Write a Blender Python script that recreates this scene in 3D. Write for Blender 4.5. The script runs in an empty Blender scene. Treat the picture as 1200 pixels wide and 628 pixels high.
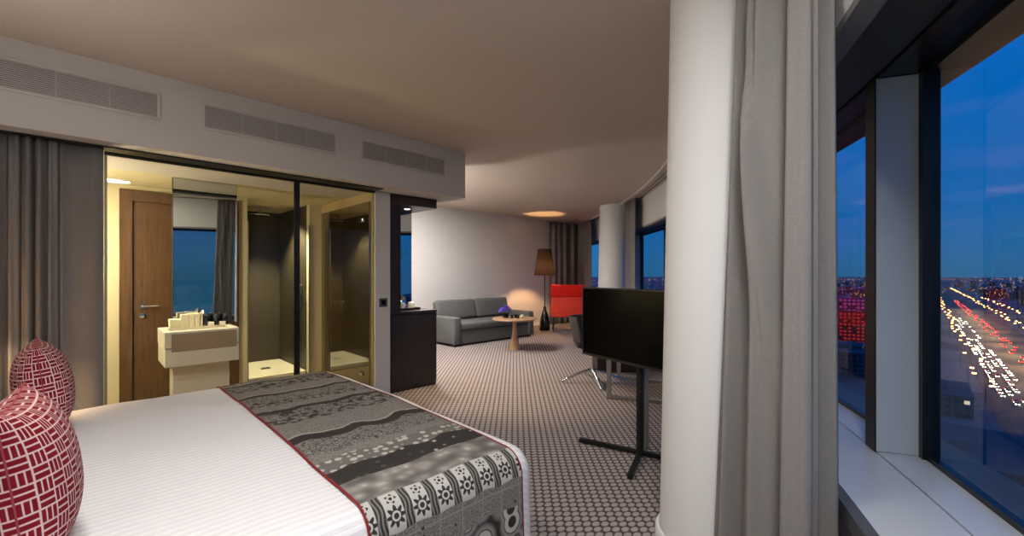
import bpy, bmesh, math, random
from mathutils import Vector, Matrix
R = math.radians
PI = math.pi
SC = bpy.context.scene
COL = SC.collection
random.seed(7)

# ------------------------------------------------------------------ frame
FX, FY = 505.0, 628.0
YAW = R(45.4)
FW = Vector((math.cos(YAW), math.sin(YAW), 0))
RT = Vector((math.sin(YAW), -math.cos(YAW), 0))
EYE = 1.4

def lt(lat, t, z=0.0):
    v = FW * t + RT * lat
    return Vector((v.x, v.y, z))

CLAT, CT = -17.69, 8.9          # centre of the round tower
def cyl(r, phi, z=0.0):
    return lt(CLAT + r * math.cos(phi), CT - r * math.sin(phi), z)

def phi_at(r, test, lo, hi):
    for _ in range(60):
        mid = (lo + hi) / 2
        if test(cyl(r, mid)): lo = mid
        else: hi = mid
    return lo

# ------------------------------------------------------------------ colour / materials
def lin(c):
    out = []
    for v in c:
        v = v / 255.0
        out.append(v / 12.92 if v <= 0.04045 else ((v + 0.055) / 1.055) ** 2.4)
    return (out[0], out[1], out[2], 1.0)

class G:
    """small node-graph helper"""
    def __init__(self, name):
        self.m = bpy.data.materials.new(name)
        self.m.use_nodes = True
        self.t = self.m.node_tree
        self.t.nodes.clear()
        self.out = self.t.nodes.new('ShaderNodeOutputMaterial')
    def n(self, typ, **kw):
        nd = self.t.nodes.new(typ)
        for k, v in kw.items(): setattr(nd, k, v)
        return nd
    def put(self, sock, val):
        if val is None: return
        if hasattr(val, 'is_linked') or hasattr(val, 'links'):
            self.t.links.new(val, sock)
        else:
            sock.default_value = val
    def m2(self, op, a, b=None, c=None, clamp=False):
        nd = self.n('ShaderNodeMath', operation=op); nd.use_clamp = clamp
        self.put(nd.inputs[0], a); self.put(nd.inputs[1], b); self.put(nd.inputs[2], c)
        return nd.outputs[0]
    def mix(self, f, a, b):
        nd = self.n('ShaderNodeMix', data_type='RGBA')
        self.put(nd.inputs[0], f); self.put(nd.inputs[6], a); self.put(nd.inputs[7], b)
        return nd.outputs[2]
    def mixf(self, f, a, b):
        nd = self.n('ShaderNodeMix', data_type='FLOAT')
        self.put(nd.inputs[0], f); self.put(nd.inputs[2], a); self.put(nd.inputs[3], b)
        return nd.outputs[0]
    def ramp(self, f, stops):
        nd = self.n('ShaderNodeValToRGB')
        e = nd.color_ramp.elements
        while len(e) > 1: e.remove(e[-1])
        e[0].position, e[0].color = stops[0]
        for p, c in stops[1:]:
            x = e.new(p); x.color = c
        self.put(nd.inputs[0], f)
        return nd.outputs[0]
    def step(self, v, lo, hi):
        nd = self.n('ShaderNodeMapRange'); nd.clamp = True
        self.put(nd.inputs[0], v); self.put(nd.inputs[1], lo); self.put(nd.inputs[2], hi)
        return nd.outputs[0]
    def xyz(self, sock):
        nd = self.n('ShaderNodeSeparateXYZ'); self.put(nd.inputs[0], sock)
        return nd.outputs[0], nd.outputs[1], nd.outputs[2]
    def vec(self, x, y, z=0.0):
        nd = self.n('ShaderNodeCombineXYZ')
        self.put(nd.inputs[0], x); self.put(nd.inputs[1], y); self.put(nd.inputs[2], z)
        return nd.outputs[0]
    def coord(self, which='Object'):
        return self.n('ShaderNodeTexCoord').outputs[which]
    def noise(self, v, scale, detail=3, rough=.5):
        nd = self.n('ShaderNodeTexNoise'); self.put(nd.inputs['Vector'], v)
        nd.inputs['Scale'].default_value = scale; nd.inputs['Detail'].default_value = detail
        nd.inputs['Roughness'].default_value = rough
        return nd.outputs[0]
    def voro(self, v, scale, feature='F1', out=0, rnd=1.0):
        nd = self.n('ShaderNodeTexVoronoi', feature=feature); self.put(nd.inputs['Vector'], v)
        nd.inputs['Scale'].default_value = scale
        nd.inputs['Randomness'].default_value = rnd
        return nd.outputs[out]
    def bump(self, h, strength=.3, dist=.01):
        nd = self.n('ShaderNodeBump'); self.put(nd.inputs['Height'], h)
        nd.inputs['Strength'].default_value = strength; nd.inputs['Distance'].default_value = dist
        return nd.outputs[0]
    def bsdf(self, color, rough=.5, metal=0.0, normal=None, spec=.5, **kw):
        b = self.n('ShaderNodeBsdfPrincipled')
        self.put(b.inputs['Base Color'], color); self.put(b.inputs['Roughness'], rough)
        self.put(b.inputs['Metallic'], metal)
        b.inputs['Specular IOR Level'].default_value = spec
        if normal is not None: self.put(b.inputs['Normal'], normal)
        for k, v in kw.items(): self.put(b.inputs[k], v)
        self.t.links.new(b.outputs[0], self.out.inputs[0])
        return b
    def done(self, shader):
        self.t.links.new(shader, self.out.inputs[0]); return self.m

def paint(name, c, rough=.6, metal=0.0, spec=.4, grain=0.0, gscale=60, bump=0.0, **kw):
    g = G(name)
    col = lin(c); nrm = None
    if grain or bump:
        nz = g.noise(g.coord(), gscale, 4)
        if grain:
            d = tuple(x * (1 - grain) for x in col[:3]) + (1,); l = tuple(min(1, x * (1 + grain)) for x in col[:3]) + (1,)
            col = g.mix(nz, d, l)
        if bump: nrm = g.bump(nz, bump, .004)
    g.bsdf(col, rough, metal, nrm, spec, **kw)
    return g.m

def emit(name, c, s, sample=True):
    g = G(name)
    e = g.n('ShaderNodeEmission'); e.inputs[0].default_value = lin(c); e.inputs[1].default_value = s
    g.done(e.outputs[0])
    if not sample: g.m.cycles.emission_sampling = 'NONE'
    return g.m

def fabric(name, c, scale=400, amt=.18, rough=.95, trans=0.0):
    g = G(name)
    co = g.coord()
    x, y, z = g.xyz(co)
    w1 = g.noise(g.vec(g.m2('MULTIPLY', x, 6.0), g.m2('MULTIPLY', y, 6.0), g.m2('MULTIPLY', z, .6)), scale / 10, 2)
    w2 = g.noise(g.vec(g.m2('MULTIPLY', x, .6), g.m2('MULTIPLY', y, .6), g.m2('MULTIPLY', z, 6.0)), scale / 10, 2)
    w = g.m2('MULTIPLY', g.m2('ADD', w1, w2), .5)
    col = lin(c)
    d = tuple(v * (1 - amt) for v in col[:3]) + (1,); l = tuple(min(1, v * (1 + amt)) for v in col[:3]) + (1,)
    cc = g.mix(g.step(w, .35, .65), d, l)
    b = g.bsdf(cc, rough, 0, g.bump(w, .12, .002), .15)
    if trans:
        tr = g.n('ShaderNodeBsdfTranslucent'); g.put(tr.inputs[0], cc)
        mx = g.n('ShaderNodeMixShader'); mx.inputs[0].default_value = trans
        g.t.links.new(b.outputs[0], mx.inputs[1]); g.t.links.new(tr.outputs[0], mx.inputs[2])
        g.done(mx.outputs[0])
    return g.m

def thin_glass(name, tint=(1, 1, 1, 1), ior=1.45, gloss=1.0, base=0.0):
    g = G(name)
    tr = g.n('ShaderNodeBsdfTransparent'); tr.inputs[0].default_value = tint
    gl = g.n('ShaderNodeBsdfGlossy'); gl.inputs['Roughness'].default_value = 0.0
    gl.inputs[0].default_value = (1, 1, 1, 1)
    fr = g.n('ShaderNodeFresnel'); fr.inputs[0].default_value = ior
    f = g.m2('ADD', g.m2('MULTIPLY', fr.outputs[0], gloss), base, clamp=True)
    geo = g.n('ShaderNodeNewGeometry')
    f = g.m2('MULTIPLY', f, g.m2('SUBTRACT', 1.0, geo.outputs['Backfacing']))
    mx = g.n('ShaderNodeMixShader'); g.put(mx.inputs[0], f)
    g.t.links.new(tr.outputs[0], mx.inputs[1]); g.t.links.new(gl.outputs[0], mx.inputs[2])
    return g.done(mx.outputs[0])

def wood(name, c1, c2, scale=1.0, rough=.4, axis='Z', bumpy=.05):
    g = G(name)
    x, y, z = g.xyz(g.coord())
    k = {'Z': (14, 14, .9), 'X': (.9, 14, 14), 'Y': (14, .9, 14)}[axis]
    v = g.vec(g.m2('MULTIPLY', x, k[0] * scale), g.m2('MULTIPLY', y, k[1] * scale), g.m2('MULTIPLY', z, k[2] * scale))
    n1 = g.noise(v, 2.2, 6, .6); n2 = g.noise(v, 9, 3, .6)
    f = g.m2('ADD', g.m2('MULTIPLY', n1, .7), g.m2('MULTIPLY', n2, .3))
    g.bsdf(g.ramp(f, [(.3, lin(c1)), (.7, lin(c2))]), rough, 0, g.bump(f, bumpy, .003), .4)
    return g.m

# ------------------------------------------------------------------ mesh builder
class MB:
    def __init__(self):
        self.bm = bmesh.new(); self.uv = None; self.mi = 0
    def _tag(self, faces):
        for f in faces: f.material_index = self.mi
    def verts(self, pts): return [self.bm.verts.new(p) for p in pts]
    def face(self, pts):
        f = self.bm.faces.new(self.verts(pts)); f.material_index = self.mi; return f
    def box(self, x0, x1, y0, y1, z0, z1, bev=0.0, seg=2, mtx=None):
        b = bmesh.new()
        bmesh.ops.create_cube(b, size=1.0)
        for v in b.verts:
            v.co = Vector(((x0 + x1) / 2 + v.co.x * (x1 - x0), (y0 + y1) / 2 + v.co.y * (y1 - y0), (z0 + z1) / 2 + v.co.z * (z1 - z0)))
        if bev:
            bmesh.ops.bevel(b, geom=list(b.edges), offset=bev, segments=seg, profile=.5, affect='EDGES')
        self.merge(b, mtx)
        return self
    def merge(self, b, mtx=None):
        if mtx is not None: bmesh.ops.transform(b, matrix=mtx, verts=list(b.verts))
        vm = {}
        for v in b.verts: vm[v] = self.bm.verts.new(v.co)
        for f in b.faces:
            try:
                nf = self.bm.faces.new([vm[v] for v in f.verts]); nf.material_index = self.mi
            except ValueError: pass
        b.free()
    def tube(self, path, r, n=10, caps=True):
        path = [Vector(p) for p in path]
        rs = r if isinstance(r, (list, tuple)) else [r] * len(path)
        rings = []; up = None
        for i, p in enumerate(path):
            d = (path[min(i + 1, len(path) - 1)] - path[max(i - 1, 0)]).normalized()
            if up is None:
                up = Vector((0, 0, 1)) if abs(d.z) < .9 else Vector((1, 0, 0))
            a = d.cross(up).normalized(); bb = a.cross(d).normalized(); up = bb
            rings.append(self.verts([p + a * math.cos(2 * PI * k / n) * rs[i] + bb * math.sin(2 * PI * k / n) * rs[i] for k in range(n)]))
        for i in range(len(rings) - 1):
            for k in range(n):
                f = self.bm.faces.new([rings[i][k], rings[i][(k + 1) % n], rings[i + 1][(k + 1) % n], rings[i + 1][k]]); f.material_index = self.mi
        if caps:
            for rg in (rings[0], rings[-1]):
                f = self.bm.faces.new(rg); f.material_index = self.mi
        return self
    def lathe(self, prof, n=32, c=(0, 0, 0), caps=True):
        rings = []
        for r, z in prof:
            rings.append(self.verts([(c[0] + r * math.cos(2 * PI * k / n), c[1] + r * math.sin(2 * PI * k / n), c[2] + z) for k in range(n)]))
        for i in range(len(rings) - 1):
            for k in range(n):
                f = self.bm.faces.new([rings[i][k], rings[i][(k + 1) % n], rings[i + 1][(k + 1) % n], rings[i + 1][k]]); f.material_index = self.mi
        if caps:
            for rg in (rings[0], rings[-1]):
                f = self.bm.faces.new(rg); f.material_index = self.mi
        return self
    def arcbox(self, r1, r2, z1, z2, p0, p1, n=40):
        prev = None; first = None
        for i in range(n + 1):
            p = p0 + (p1 - p0) * i / n
            q = self.verts([cyl(r1, p, z1), cyl(r2, p, z1), cyl(r2, p, z2), cyl(r1, p, z2)])
            if prev:
                for k in range(4):
                    f = self.bm.faces.new([prev[k], prev[(k + 1) % 4], q[(k + 1) % 4], q[k]]); f.material_index = self.mi
            else: first = q
            prev = q
        self.bm.faces.new(first); self.bm.faces.new(prev)
        return self
    def grid(self, fn, nu, nv, uvfn=None, closed_u=False):
        vs = [[self.bm.verts.new(fn(i / nu, j / nv)) for j in range(nv + 1)] for i in range(nu + 1)]
        if uvfn and self.uv is None: self.uv = self.bm.loops.layers.uv.new('UVMap')
        for i in range(nu):
            for j in range(nv):
                f = self.bm.faces.new([vs[i][j], vs[i + 1][j], vs[i + 1][j + 1], vs[i][j + 1]]); f.material_index = self.mi
                if uvfn:
                    for l, (a, b) in zip(f.loops, ((i, j), (i + 1, j), (i + 1, j + 1), (i, j + 1))):
                        l[self.uv].uv = uvfn(a / nu, b / nv)
        return vs
    def build(self, name, mats, parent=None, smooth=False, normals=True):
        if normals: bmesh.ops.recalc_face_normals(self.bm, faces=list(self.bm.faces))
        me = bpy.data.meshes.new(name)
        self.bm.to_mesh(me); self.bm.free()
        for m in (mats if isinstance(mats, (list, tuple)) else [mats]): me.materials.append(m)
        if smooth:
            for p in me.polygons: p.use_smooth = True
            if smooth != 'all':
                me.set_sharp_from_angle(angle=R(38))
        o = bpy.data.objects.new(name, me); COL.objects.link(o)
        if parent is not None: o.parent = parent
        return o

def tag(o, label=None, cat=None, group=None, kind=None):
    if label: o['label'] = label
    if cat: o['category'] = cat
    if group: o['group'] = group
    if kind: o['kind'] = kind
    return o
def thing(name, label, cat, loc=(0, 0, 0), rz=0.0, group=None, kind=None):
    o = bpy.data.objects.new(name, None); COL.objects.link(o)
    o.empty_display_size = .1
    o.location = loc; o.rotation_euler = (0, 0, rz)
    return tag(o, label, cat, group, kind)
def copy_tree(o, parent=None):
    c = o.copy(); COL.objects.link(c); c.parent = parent
    for ch in list(o.children): copy_tree(ch, c)
    return c
def solid(o, th, off=0.0):
    m = o.modifiers.new('thick', 'SOLIDIFY'); m.thickness = th; m.offset = off; return o
def struct(name, mb, mat, label=None, cat=None, **kw):
    o = mb.build(name, mat, None, **kw); return tag(o, label, cat, None, 'structure')

# ------------------------------------------------------------------ materials
M = {}
M['wall'] = paint('wall_plaster', (204, 199, 194), .85, spec=.2, bump=.05, gscale=200)
M['ceil'] = paint('ceiling_plaster', (200, 186, 171), .9, spec=.1, bump=.04, gscale=150)
M['bulk'] = paint('bulkhead_plaster', (196, 190, 184), .85, spec=.2)
M['white'] = paint('white_paint', (225, 222, 218), .5)
M['column'] = paint('column_paint', (226, 224, 220), .55, spec=.3)
M['sill'] = paint('sill_laminate', (186, 190, 192), .3, spec=.4)
M['silledge'] = paint('sill_edge_grey', (80, 80, 80), .5)
M['post'] = paint('post_aluminium', (176, 182, 184), .4, spec=.4)
M['soffit'] = paint('soffit_shaded_metal', (78, 75, 72), .35, metal=.3)  # shade of the unlit underside put into the dark grey
M['lip'] = paint('soffit_lip', (128, 126, 120), .5)
M['black'] = paint('black_frame', (16, 16, 18), .35)
M['darkframe'] = paint('dark_bronze_frame', (38, 34, 30), .4, metal=.4)
M['chrome'] = paint('chrome', (220, 220, 222), .12, metal=1.0)
M['steel'] = paint('brushed_steel', (150, 150, 150), .35, metal=1.0)
M['greymetal'] = paint('grey_metal', (150, 148, 145), .4, metal=.6)
M['ventmetal'] = paint('vent_metal', (178, 170, 166), .5)
M['ventdark'] = paint('vent_dark', (100, 96, 93), .7)
M['sheet'] = None
M['curtain'] = fabric('grey_curtain', (142, 137, 133), 900, .10, trans=.2)
M['curtain2'] = fabric('taupe_curtain', (118, 115, 112), 700, .08)
M['sofa'] = fabric('charcoal_upholstery', (92, 92, 90), 700, .16)
M['shell'] = fabric('dark_shell_felt', (62, 58, 60), 500, .1)
M['red'] = fabric('red_upholstery', (206, 36, 28), 400, .12)
M['espresso'] = wood('espresso_veneer', (34, 27, 24), (52, 42, 38), 1.2, .4)
M['doorwood'] = wood('walnut_door', (66, 46, 28), (104, 76, 46), 1.2, .4)
M['oak'] = wood('oak_table', (150, 112, 80), (190, 150, 114), 1.2, .4, 'Z')
M['oaktop'] = wood('oak_table_top', (150, 114, 82), (188, 150, 114), 1.2, .35, 'X')
M['cream'] = paint('cream_wall', (206, 194, 160), .6)
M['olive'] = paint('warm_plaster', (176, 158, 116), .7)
M['ceramic'] = paint('white_solid_surface', (236, 230, 214), .18)
M['taupe'] = paint('taupe_front', (170, 152, 128), .25)
M['tile'] = None
M['mirror'] = paint('mirror_silver', (205, 210, 212), .0, metal=1.0)
M['glass'] = thin_glass('window_glass', (.93, .95, .96, 1), 1.5, .9)
M['tint'] = thin_glass('tinted_glass', (.975, .963, .915, 1), 1.5, .28)
M['smoke'] = thin_glass('smoked_glass', (.50, .44, .26, 1), 1.5, .6, .30)
M['clear'] = thin_glass('clear_glass', (.95, .96, .95, 1), 1.5, .5)
M['screen'] = paint('tv_screen', (7, 7, 8), .16, spec=.12)
M['blackgloss'] = paint('black_gloss', (12, 11, 11), .12)
M['blackmetal'] = paint('black_powdercoat', (20, 19, 19), .4)
M['piping'] = paint('red_piping', (126, 22, 27), .8)
M['porcelain'] = paint('white_porcelain', (244, 240, 230), .2)
M['bottle'] = paint('dark_bottle', (26, 24, 30), .15)
M['cream_card'] = paint('cream_card', (238, 230, 200), .7)
M['purple'] = paint('purple_petal', (126, 98, 214), .7)
M['leaf'] = paint('green_leaf', (50, 74, 40), .6)
M['seam'] = paint('cushion_seam', (150, 60, 66), .9)
M['cable'] = paint('grey_cable', (170, 168, 164), .5)
M['bulb'] = emit('downlight_lamp', (255, 224, 170), 12.0)

def make_carpet():
    g = G('dotted_carpet')
    x, y, z = g.xyz(g.coord())
    a = .0715
    def dots(ox, oy):
        u = g.m2('SUBTRACT', g.m2('FRACT', g.m2('ADD', g.m2('DIVIDE', x, a), ox + 100)), .5)
        v = g.m2('SUBTRACT', g.m2('FRACT', g.m2('ADD', g.m2('DIVIDE', y, a), oy + 100)), .5)
        u = g.m2('DIVIDE', u, .38); v = g.m2('DIVIDE', v, .265)
        return g.m2('SQRT', g.m2('ADD', g.m2('MULTIPLY', u, u), g.m2('MULTIPLY', v, v)))
    d = g.m2('MINIMUM', dots(0, 0), dots(.5, .5))
    f = g.step(d, 1.05, .85)
    nz = g.noise(g.coord(), 260, 3)
    c1 = g.mix(nz, lin((72, 60, 58)), lin((90, 77, 74)))
    c2 = g.mix(nz, lin((142, 132, 127)), lin((172, 162, 156)))
    h = g.m2('ADD', g.m2('MULTIPLY', f, .6), g.m2('MULTIPLY', nz, .4))
    g.bsdf(g.mix(f, c1, c2), .95, 0, g.bump(h, .35, .004), .1)
    return g.m
M['carpet'] = make_carpet()

def make_sheet():
    g = G('white_striped_sateen')
    u, v, _ = g.xyz(g.coord('UV'))
    s = g.m2('FRACT', g.m2('DIVIDE', v, .034))
    f = g.step(g.m2('ABSOLUTE', g.m2('SUBTRACT', s, .5)), .2, .3)
    wr = g.noise(g.coord(), 3.0, 3)
    h = g.m2('ADD', g.m2('MULTIPLY', f, .12), g.m2('MULTIPLY', wr, .9))
    g.bsdf(g.mix(f, lin((226, 224, 222)), lin((238, 236, 235))), g.mixf(f, .75, .5), 0, g.bump(h, .35, .02), .25)
    return g.m
M['sheet'] = make_sheet()

def make_tile():
    g = G('dark_slate_tile')
    x, y, z = g.xyz(g.coord())
    br = g.n('ShaderNodeTexBrick'); br.offset = 0.0
    g.put(br.inputs['Vector'], g.vec(g.m2('ADD', x, y), z))
    br.inputs['Color1'].default_value = lin((54, 48, 40)); br.inputs['Color2'].default_value = lin((60, 54, 45))
    br.inputs['Mortar'].default_value = lin((34, 31, 26)); br.inputs['Scale'].default_value = 1.0
    br.inputs['Mortar Size'].default_value = .004; br.inputs['Brick Width'].default_value = .6; br.inputs['Row Height'].default_value = .6
    g.bsdf(br.outputs[0], .5, 0, None, .4)
    return g.m
M['tile'] = make_tile()

def make_cushion():
    g = G('red_basketweave')
    u, v, _ = g.xyz(g.coord('UV'))
    cell = .037
    U = g.m2('ADD', g.m2('DIVIDE', u, cell), 40.0); V = g.m2('ADD', g.m2('DIVIDE', v, cell), 40.0)
    fu = g.m2('FRACT', U); fv = g.m2('FRACT', V)
    par = g.m2('MODULO', g.m2('ADD', g.m2('FLOOR', U), g.m2('FLOOR', V)), 2.0)
    par = g.m2('GREATER_THAN', par, .5)
    a = g.mixf(par, fu, fv); b = g.mixf(par, fv, fu)
    nb = g.mixf(par, 3.0, 2.0)
    st = g.m2('FRACT', g.m2('MULTIPLY', a, nb))
    e1 = g.step(g.m2('ABSOLUTE', g.m2('SUBTRACT', st, .5)), .40, .33)
    e2 = g.step(g.m2('ABSOLUTE', g.m2('SUBTRACT', b, .5)), .46, .42)
    f = g.m2('MULTIPLY', e1, e2)
    nz = g.noise(g.coord('UV'), 300, 2)
    red = g.mix(nz, lin((98, 14, 24)), lin((138, 24, 36)))
    line = g.mix(nz, lin((196, 160, 156)), lin((232, 206, 200)))
    g.bsdf(g.mix(f, line, red), .9, 0, g.bump(f, .3, .003), .15)
    return g.m
M['cushion'] = make_cushion()

# band positions on the runner, metres from its far hem
RUN_S = {}
def make_runner():
    g = G('patterned_runner')
    x, s, _ = g.xyz(g.coord('UV'))
    uv = g.coord('UV')
    def wav(p, amp, fr, k):
        w = g.n('ShaderNodeMath', operation='SINE')
        g.put(w.inputs[0], g.m2('MULTIPLY', g.m2('ADD', x, k), fr))
        nz = g.m2('SUBTRACT', g.noise(g.vec(x, k, 0), 14, 2), .5)
        return g.m2('ADD', g.m2('ADD', g.m2('MULTIPLY', w.outputs[0], amp), g.m2('MULTIPLY', nz, amp * 3)), p)
    def after(p): return g.step(s, p, g.m2('ADD', p, .004))
    def line(p, half): return g.step(g.m2('ABSOLUTE', g.m2('SUBTRACT', s, p)), half, g.m2('SUBTRACT', half, .005))
    dark, mid, lite, pale = lin((54, 50, 47)), lin((108, 103, 97)), lin((146, 141, 133)), lin((184, 179, 168))
    # floral ground: swirls of small leaves
    dist = g.noise(uv, 22, 3)
    du = g.vec(g.m2('ADD', x, g.m2('MULTIPLY', dist, .06)), g.m2('ADD', s, g.m2('MULTIPLY', dist, .05)))
    v1 = g.voro(du, 34, 'F1'); v2 = g.voro(du, 55, 'DISTANCE_TO_EDGE')
    fl = g.ramp(v1, [(.0, lite), (.22, dark), (.34, lite), (.5, mid), (.75, dark)])
    fl2 = g.ramp(v2, [(.0, dark), (.09, mid), (.2, lite), (.4, mid)])
    speck = g.mix(g.step(g.noise(uv, 130, 2), .42, .62), mid, lite)
    flowers = g.ramp(g.voro(uv, 24, 'F1', rnd=.5), [(.0, dark), (.1, pale), (.34, pale), (.42, mid), (.8, mid)])
    bubbles = g.ramp(g.voro(uv, 17, 'SMOOTH_F1'), [(.0, pale), (.22, lite), (.5, mid), (.72, lin((88, 86, 80)))])
    dots = g.ramp(g.voro(uv, 19, 'F1', rnd=.8), [(.0, pale), (.15, pale), (.19, lin((86, 82, 78))), (.3, lin((60, 56, 53))), (.36, dark)])
    pais = g.voro(g.vec(g.m2('ADD', x, g.m2('MULTIPLY', dist, .1)), g.m2('ADD', s, g.m2('MULTIPLY', dist, .03))), 13, 'F1')
    ringp = g.step(g.m2('ABSOLUTE', g.m2('SUBTRACT', g.m2('FRACT', g.m2('MULTIPLY', pais, 2.6)), .5)), .16, .06)
    speck = g.mix(g.m2('MULTIPLY', ringp, .55), speck, mid)
    c = speck
    c = g.mix(line(wav(.50, .010, 24, 1.1), .03), c, fl)
    c = g.mix(line(wav(.60, .010, 24, 1.1), .02), c, dark)
    c = g.mix(after(wav(.62, .010, 24, 1.1)), c, fl)
    c = g.mix(after(wav(.82, .010, 30, 2.0)), c, speck)
    c = g.mix(line(wav(.985, .014, 24, 3.1), .006), c, pale)
    c = g.mix(line(wav(1.02, .014, 24, 3.1), .028), c, dark)
    c = g.mix(after(wav(1.045, .012, 24, 3.1)), c, fl2)
    c = g.mix(after(wav(1.19, .010, 24, 2.1)), c, fl)
    c = g.mix(after(wav(1.31, .010, 31, 5.1)), c, speck)
    c = g.mix(line(wav(1.445, .016, 22, .4), .030), c, dark)
    c = g.mix(after(wav(1.47, .012, 22, .4)), c, fl)
    c = g.mix(after(wav(1.69, .012, 25, .8)), c, speck)
    c = g.mix(line(wav(1.93, .020, 24, 5.2), .006), c, pale)
    c = g.mix(line(wav(1.985, .020, 24, 5.2), .044), c, dark)
    c = g.mix(after(wav(2.025, .012, 24, 5.2)), c, fl2)
    c = g.mix(after(wav(2.20, .010, 20, 6.2)), c, speck)
    c = g.mix(after(wav(2.27, .008, 27, 1.2)), c, flowers)
    c = g.mix(after(wav(2.385, .012, 27, 1.7)), c, dots)
    c = g.mix(after(wav(2.52, .006, 18, 1.9)), c, bubbles)
    # row of cards with a dark flower on each
    cu = g.m2('FRACT', g.m2('DIVIDE', x, .105))
    cx = g.m2('MULTIPLY', g.m2('SUBTRACT', cu, .34), .105)
    def flower(cy, r0, petals, ring):
        dy = g.m2('SUBTRACT', s, cy)
        rr = g.m2('SQRT', g.m2('ADD', g.m2('MULTIPLY', cx, cx), g.m2('MULTIPLY', dy, dy)))
        an = g.m2('ARCTAN2', dy, cx)
        pr = g.m2('MULTIPLY', g.m2('ADD', g.m2('MULTIPLY', g.m2('COSINE', g.m2('MULTIPLY', an, petals)), .28), 1.0), r0)
        f = g.step(g.m2('SUBTRACT', rr, pr), .002, -.002)
        hole = g.step(g.m2('ABSOLUTE', g.m2('SUBTRACT', rr, r0 * ring)), .0025, .0045)
        return g.m2('MULTIPLY', f, hole)
    ff = g.m2('MAXIMUM', flower(2.795, .030, 8.0, .45), flower(2.732, .017, 5.0, .6))
    card = g.mix(ff, lin((186, 182, 173)), dark)
    ver = g.m2('SINE', g.m2('ADD', g.m2('MULTIPLY', x, 420), g.m2('MULTIPLY', g.m2('SINE', g.m2('MULTIPLY', s, 70)), 1.4)))
    strip = g.mix(g.step(ver, -.2, .5), dark, lin((120, 116, 108)))
    cards = g.mix(g.step(cu, .64, .66), card, strip)
    c = g.mix(after(2.70), c, cards)
    # speckled squares, then paisley at the hem
    gx = g.m2('ABSOLUTE', g.m2('SUBTRACT', g.m2('FRACT', g.m2('DIVIDE', x, .105)), .5))
    gy = g.m2('ABSOLUTE', g.m2('SUBTRACT', g.m2('FRACT', g.m2('DIVIDE', s, .125)), .5))
    sq = g.mix(g.step(g.m2('MAXIMUM', gx, gy), .46, .49), speck, lite)
    sq = g.mix(g.step(g.voro(uv, 17, 'F1'), .13, .1), sq, lin((58, 54, 52)))
    c = g.mix(after(wav(2.845, .004, 40, 1.3)), c, sq)
    pz = g.ramp(g.voro(uv, 9, 'F1'), [(.0, dark), (.22, dark), (.25, pale), (.40, pale), (.43, dark), (.5, lite), (.7, dark)])
    c = g.mix(after(wav(2.965, .012, 12, 1.3)), c, pz)
    nz = g.noise(uv, 500, 2)
    g.bsdf(c, .9, 0, g.bump(nz, .2, .002), .15)
    return g.m
M['runner'] = make_runner()

# ================================================================== ROOM SHELL
XH, YS, YB = -.72, 8.0, 4.6      # head wall, sofa wall, bathroom glass line
ZC, ZB = 2.93, 2.36               # ceiling, underside of bulkhead
RI, RG = 20.28, 20.80             # inner face and glass of the curved facade
P_HEAD = phi_at(RI, lambda p: p.x > XH, .2, .8)
P_SOFA = -phi_at(RI, lambda p: p.y < YS, 0, 0) if False else None
lo, hi = 0.0, -.5
for _ in range(60):
    mid = (lo + hi) / 2
    if cyl(RI, mid).y < YS: lo = mid
    else: hi = mid
P_SOFA = lo
P0, P1 = P_SOFA - .02, P_HEAD + .03

def slab(name, z0, z1, mat, r=RI + .02):
    pts = [cyl(r, P1 - (P1 - P0) * i / 60) for i in range(61)]
    ring = [Vector((XH - .1, YS + .1, 0)), Vector((XH - .1, min(pts[0].y, -1.2), 0))] + [p for p in pts if p.x > XH - .1 and p.y < YS + .1] + [Vector((max(pts[-1].x, 9.9), YS + .1, 0))]
    mb = MB()
    top = mb.verts([(p.x, p.y, z1) for p in ring]); bot = mb.verts([(p.x, p.y, z0) for p in ring])
    mb.bm.faces.new(top); mb.bm.faces.new(list(reversed(bot)))
    n = len(ring)
    for i in range(n): mb.bm.faces.new([bot[i], bot[(i + 1) % n], top[(i + 1) % n], top[i]])
    return struct(name, mb, mat)
tag(slab('floor', -.12, 0.0, M['carpet']), 'dark carpet dotted with pale grey ovals', 'floor')
tag(slab('ceiling', ZC, ZC + .15, M['ceil'], RG + .25), 'plain taupe ceiling above the whole room', 'ceiling')

struct('wall_head', MB().box(XH - .12, XH, -1.4, 4.6, 0, ZC), M['wall'], 'wall behind the head of the bed', 'wall')
struct('wall_sofa', MB().box(2.4, 10.6, YS, YS + .12, 0, ZC), M['wall'], 'pale wall behind the grey sofa', 'wall')
struct('baseboard_sofa', MB().box(2.54, 10.2, YS - .015, YS - .001, 0.001, .09, .004), M['white'], 'skirting along the sofa wall', 'baseboard')
struct('wall_bathroom_end', MB().box(2.345, 2.53, YB, YS - .001, 0.001, ZB - .002), M['wall'], 'narrow wall strip with the light switch beside the bathroom glass', 'wall')
struct('wall_bulkhead', MB().box(XH + .002, 3.37, 4.25, 5.3, ZB, ZC - .002), M['bulk'], 'pale bulkhead holding three air grilles', 'wall')
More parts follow.
